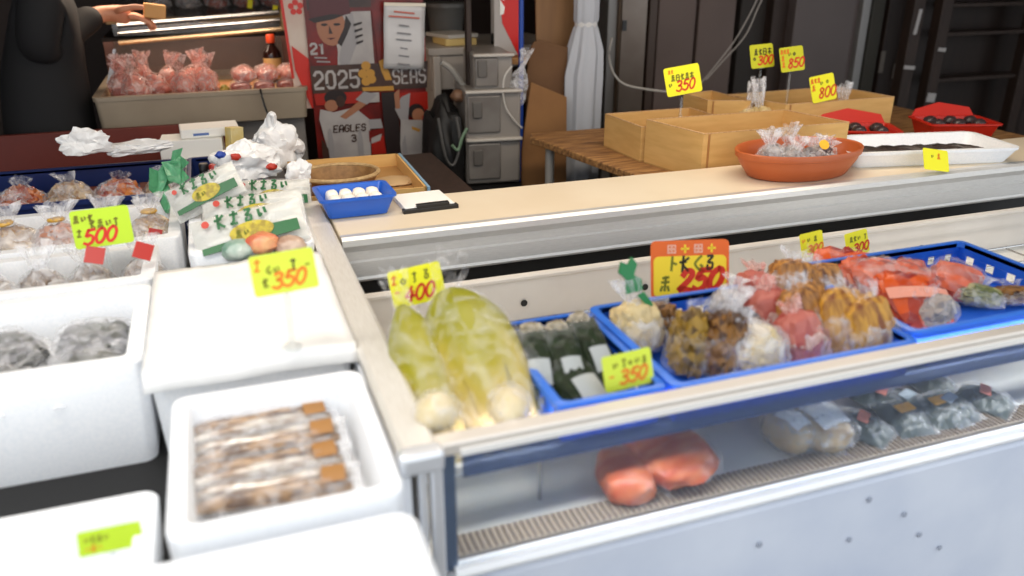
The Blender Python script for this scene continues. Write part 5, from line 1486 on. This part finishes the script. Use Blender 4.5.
# ================================================================== BACKGROUND CLUTTER
# desk with drawers
t = thing('shop_desk', 'pale grey shop desk with a board shelf behind the poster', 'desk', (0, 0, 0))
b = MB(); b.box((1.15, 3.62, 1.145), (.62, .5, .03)); b.box((1.0, 3.40, 1.06), (.30, .03, .14)); b.box((.87, 3.6, .6), (.03, .5, 1.06)); obj('desk_body', b, mat('desk_grey', (166, 158, 150), .5), t, bevel=.004)
b = MB(); b.box((1.16, 3.26, 1.125), (.30, .24, .025), rot=(0, 0, -.12)); obj('board_shelf', b, WOOD, t)
p = at(469, 0, 3.12)
b = MB(); b.box((p.x, 3.14, .75), (.02, .03, 1.5)); o = obj('brown_post', b, DARKWOOD, None, bevel=.002); tag(o, 'thin brown wooden post in front of the shop desk', 'post')
for k, (x_, y_, lab) in enumerate(((452, 33, 'yellow paper pad on the shop desk'),)):
    p = at(x_, y_, 3.5); t = thing('paper_pad', lab, 'paper', (p.x + .01, 3.5, 1.161), .1)
    b = MB(); b.box((0, 0, .014), (.14, .16, .028)); obj('pad', b, mat('pad_yellow', (206, 178, 112), .6), t, bevel=.003)
    b = MB(); b.box((0, .03, .036), (.15, .18, .014), rot=(0, 0, .2)); obj('top_paper', b, mat('pad_white', (190, 186, 178), .6), t)
t = thing('lidded_tub', 'grey plastic tub standing at the back of the desk', 'tub', (1.02, 3.74, 1.161))
b = MB(); b.lathe([(.07, 0), (.085, .13), (.09, .135), (.09, .15), (.08, .155)], 28); obj('tub_body', b, mat('tub_grey', (104, 104, 102), .4), t)
t = thing('glue_bottle', 'white bottle with a dark base on the desk beside the red sign', 'bottle', (1.16, 3.44, 1.161))
b = MB(); b.lathe([(.024, 0), (.026, .004), (.026, .045)], 18); obj('dark_base', b, BLACKP, t)
b = MB(); b.lathe([(.026, .045), (.026, .20), (.015, .23), (.012, .26)], 18); obj('body', b, mat('bottle_grey', (168, 164, 160), .35), t)
p = at(506, 25, 3.26)
t = thing('red_sign', 'bright red and white sign panel beside the blue pole', 'sign', (p.x, 3.24, p.z - .16), (0, 0, 0))
b = MB(); b.box((0, 0, .25), (.115, .008, .50)); obj('panel', b, mat('sign_grey', (176, 170, 166), .5), t)
b = MB(); b.prism([(-.045, .50), (-.025, .17), (.056, .02), (.056, .50)], -.0066, -.0042); obj('red_field', b, mat('sign_red', (206, 24, 14), .4), t)
b = MB(); b.prism([(-.035, .26), (-.015, .23), (-.02, .205), (-.035, .20)], -.009, -.0068); b.prism([(-.02, .285), (-.01, .26), (-.022, .255)], -.009, -.0068); obj('white_mark', b, WHITEP, t)
b = MB(); b.box((0, .012, -.1), (.03, .012, .5)); obj('support', b, DARKWOOD, t)
p = at(521, 60, 3.06); b = MB(); b.tube([(p.x, 3.06, .0), (p.x, 3.06, 1.9)], .010, 10)
o = obj('blue_pole', b, mat('blue_pole', (24, 64, 150), .4)); tag(o, 'slim blue pole beside the cardboard sheets', 'pole')
p = at(516, 75, 3.02)
t = thing('hanging_bag', 'small clear plastic bag tied to the blue pole', 'bag', (p.x - .01, 3.02, p.z - .12), (.0, .25, 0)); obj('bag_body', bagskin(.22, .07, .05, 900, .7, .2, .5), FILMH, t)
b = MB(); b.tube(cr([(504, 0), (503, 1)], 1) if 0 else [tuple(at(x_, y_, 2.98)) for x_, y_ in cr([(512, 66), (505, 76), (503, 92), (506, 108), (514, 120), (522, 128)], 4)], .004, 6)
o = obj('white_cable', b, mat('cable_white', (186, 182, 176), .4)); tag(o, 'curved white cable loop in front of the plastic drawers', 'cable')


def drawer_unit(label, x0, x1, y_top, y_bot, Y, nd, loc_z=None, dep=.30):
    a = at(x0, y_top, Y); c_ = at(x1, y_top, Y); z1 = a.z; z0 = at(x0, y_bot, Y).z if loc_z is None else loc_z
    w_ = c_.x - a.x; h_ = z1 - z0
    t_ = thing('drawer_unit', label, 'drawers', ((a.x + c_.x) / 2, Y, z0), -.12, 'clear plastic drawer units')
    FR = mat('drawer_frame', (186, 180, 172), .4); DR = mat('drawer_clear', (124, 120, 116), .2, col2=(98, 92, 88), scale=6)
    b_ = MB(); b_.box((0, dep / 2, h_ / 2), (w_, dep, h_)); obj('frame_body', b_, mat('drawer_side', (138, 132, 126), .35), t_, bevel=.01)
    for k in range(nd):
        zc = h_ * (k + .5) / nd
        b_ = MB(); b_.box((-w_ * .18, -.004, zc), (w_ * .60, .014, h_ / nd * .78)); d_ = obj('drawer', b_, DR, t_, bevel=.006)
        b_ = MB(); b_.box((-w_ * .30, -.015, zc + h_ / nd * .1), (.035, .01, .06)); obj('handle', b_, mat('drawer_handle', (92, 88, 84), .4), d_, bevel=.003)
        b_ = MB(); b_.box((0, -.006, h_ * (k + 1) / nd - .006), (w_ + .006, .03, .012)); obj('lip', b_, FR, t_, bevel=.004)
    return t_


drawer_unit('clear plastic drawers, lower unit with two drawers', 466, 520, 91, 186, 3.0, 2)
u2 = drawer_unit('clear plastic drawer unit standing on top of the lower one', 474, 512, 54, 91.5, 3.03, 1, dep=.24)
for q_ in ((.90, 3.01), (1.09, 2.99)):
    pass
b = MB(); b.box((1.0, 3.16, .34), (.22, .34, .66)); o = obj('drawer_plinth', b, BLACK); tag(o, 'dark low stand under the clear plastic drawers', 'stand')
# black bag and odds
p = at(450, 150, 3.12)
t = thing('black_bag', 'black bag slumped beside the plastic drawers', 'bag', (p.x - .025, 3.12, .55), 0)
b = blob(.075, .12, .22, 31, .25, 2.2, 4, (0, 0, .22), boxy=.3); obj('bag_body', b, BLACK, t)
b = MB(); b.tube(cr([(-.05, -.12, .40), (-.03, -.13, .26), (.0, -.135, .22), (.03, -.13, .3), (.02, -.12, .40)], 5), .006, 6); obj('strap', b, mat('strap_grey', (80, 78, 76), .6), t)
b = MB(); b.box((-.02, 0, .27), (.10, .2, .54)); o = obj('low_stool', b, BLACK); o.location = (p.x - .025, 3.12, 0); tag(o, 'dark low stool under the black bag', 'stool')
b = MB(); b.tube([tuple(at(x_, y_, 3.15)) for x_, y_ in cr([(441, 62), (450, 68), (458, 78), (465, 88)], 4)], .012, 8)
o = obj('grey_hose', b, mat('hose_grey', (150, 146, 140), .4)); tag(o, 'short pale hose leaning between poster and drawers', 'hose')
p = at(458, 96, 3.1); b = blob(.03, .03, .025, 5, .2, 2, 3); o = obj('tape_roll', b, mat('tape_brown2', (120, 88, 66), .5)); o.location = p; tag(o, 'brown tape roll lying above the black bag', 'tape')
b = MB(); b.tube([tuple(at(x_, y_, 2.94)) for x_, y_ in cr([(452, 145), (458, 150), (462, 138), (467, 128)], 4)], .006, 6)
o = obj('green_strap', b, mat('strap_green', (104, 130, 104), .5)); tag(o, 'pale green strap hanging from the black bag', 'strap')
# cardboard sheets
def sheet(label, pts, Y, m_, th=.012, name='cardboard_sheet'):
    q_ = [at(x_, y_, Y) for x_, y_ in pts]
    c0 = sum(q_, Vector()) / len(q_)
    b_ = MB(); b_.prism([(v_.x - c0.x, v_.z - c0.z) for v_ in q_], 0, th)
    o_ = obj(name, b_, m_, None, smooth=False, bevel=.003); o_.location = (c0.x, Y, c0.z)
    return tag(o_, label, 'cardboard', 'cardboard sheets leaning by the pole')


sheet('upright light brown board behind the dark cardboard', [(535, -60), (576, -60), (576, 300), (540, 300)], 3.2, mat('board_brown', (134, 98, 62), .6, col2=(120, 86, 54), scale=3, stretch=(8, 8, 1)))
sheet('dark brown cardboard sheet with rounded top', [(530, 50), (534, 42), (540, 40), (568, 47), (568, 300), (528, 300), (526, 80)], 3.12, CARDD)
sheet('tan cardboard sheet leaning in front of the dark one', [(531, 82), (567, 97), (566, 300), (520, 300), (522, 150)], 3.04, mat('cardboard_tan', (146, 104, 62), .8, col2=(128, 90, 54), scale=5))
# pale folded parasol / cloth bundle
t = thing('tied_cloth', 'pale blue-grey cloth bundle tied at its neck hanging by the wall', 'cloth', (at(585, 60, 3.12).x, 3.12, 0))
zt = at(585, -60, 3.12).z; rings = []; s = mpp(Vector((1.4, 3.12, 1.0)))
for k, (yy, hw) in enumerate(((-60, 15), (-20, 13), (10, 12.5), (20, 12.5), (24, 10.5), (28, 12), (50, 18), (75, 21), (100, 20.5), (130, 20.5), (165, 20), (200, 20))):
    z = at(585, yy, 3.12).z; ring = []
    for j in range(48):
        a = 2 * PI * j / 48; f_ = 1 + (.10 if yy > 26 else .05) * math.sin(a * 9 + k * .15)
        ring.append((math.cos(a) * hw * s * f_ + (-.01 if yy > 60 else 0), math.sin(a) * hw * s * f_ * .7, z))
    rings.append(ring)
b = MB(); b.loft(rings); obj('cloth', b, mat('cloth_bluegrey', (178, 182, 190), .6, bump=.2, scale=8), t)
b = MB(); b.lathe([(11.2 * s, -.010), (11.6 * s, 0), (11.2 * s, .010)], 24, sy=.7); obj('tie', b, mat('cloth_tie', (206, 206, 206), .5), t, M=Matrix.Translation((0, 0, at(585, 24, 3.12).z)))
b = MB(); b.tube([(0, 0, .0), (0, 0, .5)], .03, 12); obj('pole', b, GREYM, t)
# white cable along the wall
b = MB(); b.tube([tuple(at(x_, y_, 3.30 - .18 * max(0, min(1, (x_ - 610) / 70)))) for x_, y_ in cr([(612, 38), (609, 55), (613, 72), (624, 84), (645, 89), (672, 92), (686, 90)], 5)], .005, 6)
o = obj('white_cable', b, mat('cable_white', (186, 182, 176), .4)); tag(o, 'white cable looping from the cabinet to the 350 card', 'cable')
for k, pts in enumerate(([(700, 84), (712, 70), (735, 40), (752, 10), (762, -12)], [(706, 80), (722, 62), (745, 36), (758, 8), (768, -14)])):
    b = MB(); b.tube([tuple(at(x_, y_, 3.30)) for x_, y_ in cr(pts, 5)], .0035, 6)
    o = obj('electric_cable', b, mat('cord_grey', (150, 144, 138), .5)); tag(o, ('pale cord slanting up behind the boxes', 'thinner pale cord running just beside the slanting one')[k], 'cord')

# ================================================================== LIGHT
W = bpy.data.worlds.new('world'); SC.world = W; W.use_nodes = True
bg = W.node_tree.nodes['Background']
bg.inputs[0].default_value = (0.90, .95, 1.0, 1); bg.inputs[1].default_value = 1.5


def area(name, loc, rot, sx, sy, pw, col):
    l = bpy.data.lights.new(name, 'AREA'); l.shape = 'RECTANGLE'; l.size = sx; l.size_y = sy; l.energy = pw; l.color = col
    o_ = bpy.data.objects.new(name, l); C.objects.link(o_); o_.location = loc; o_.rotation_euler = rot
    return o_


area('ceiling_lamp_front', (1.2, 1.88, 2.08), (0, 0, 0), 2.4, .25, 21, (1, .86, .70))
area('ceiling_lamp_stall', (-.45, 1.05, 2.08), (0, 0, 0), 1.0, .3, 15, (1, .95, .88))
area('meat_lamp', (-.05, 3.60, 1.5), (-.25, 0, 0), .7, .1, 4.5, (1, .80, .62))
area('case_fill', ((CX0 + CX1) / 2, .945, .905), (.45, 0, 0), 1.9, .012, 6, (1, .97, .92))  # added fill under the front rail, brightens the deck behind the glass

SC.view_settings.view_transform = 'Standard'
SC.view_settings.look = 'None'
SC.view_settings.gamma = 1
SC.view_settings.use_curve_mapping = False
SC.view_settings.exposure = 0
try:
    SC.cycles.use_denoising = True
    SC.cycles.transparent_max_bounces = 24
    SC.cycles.max_bounces = 10
except Exception:
    pass
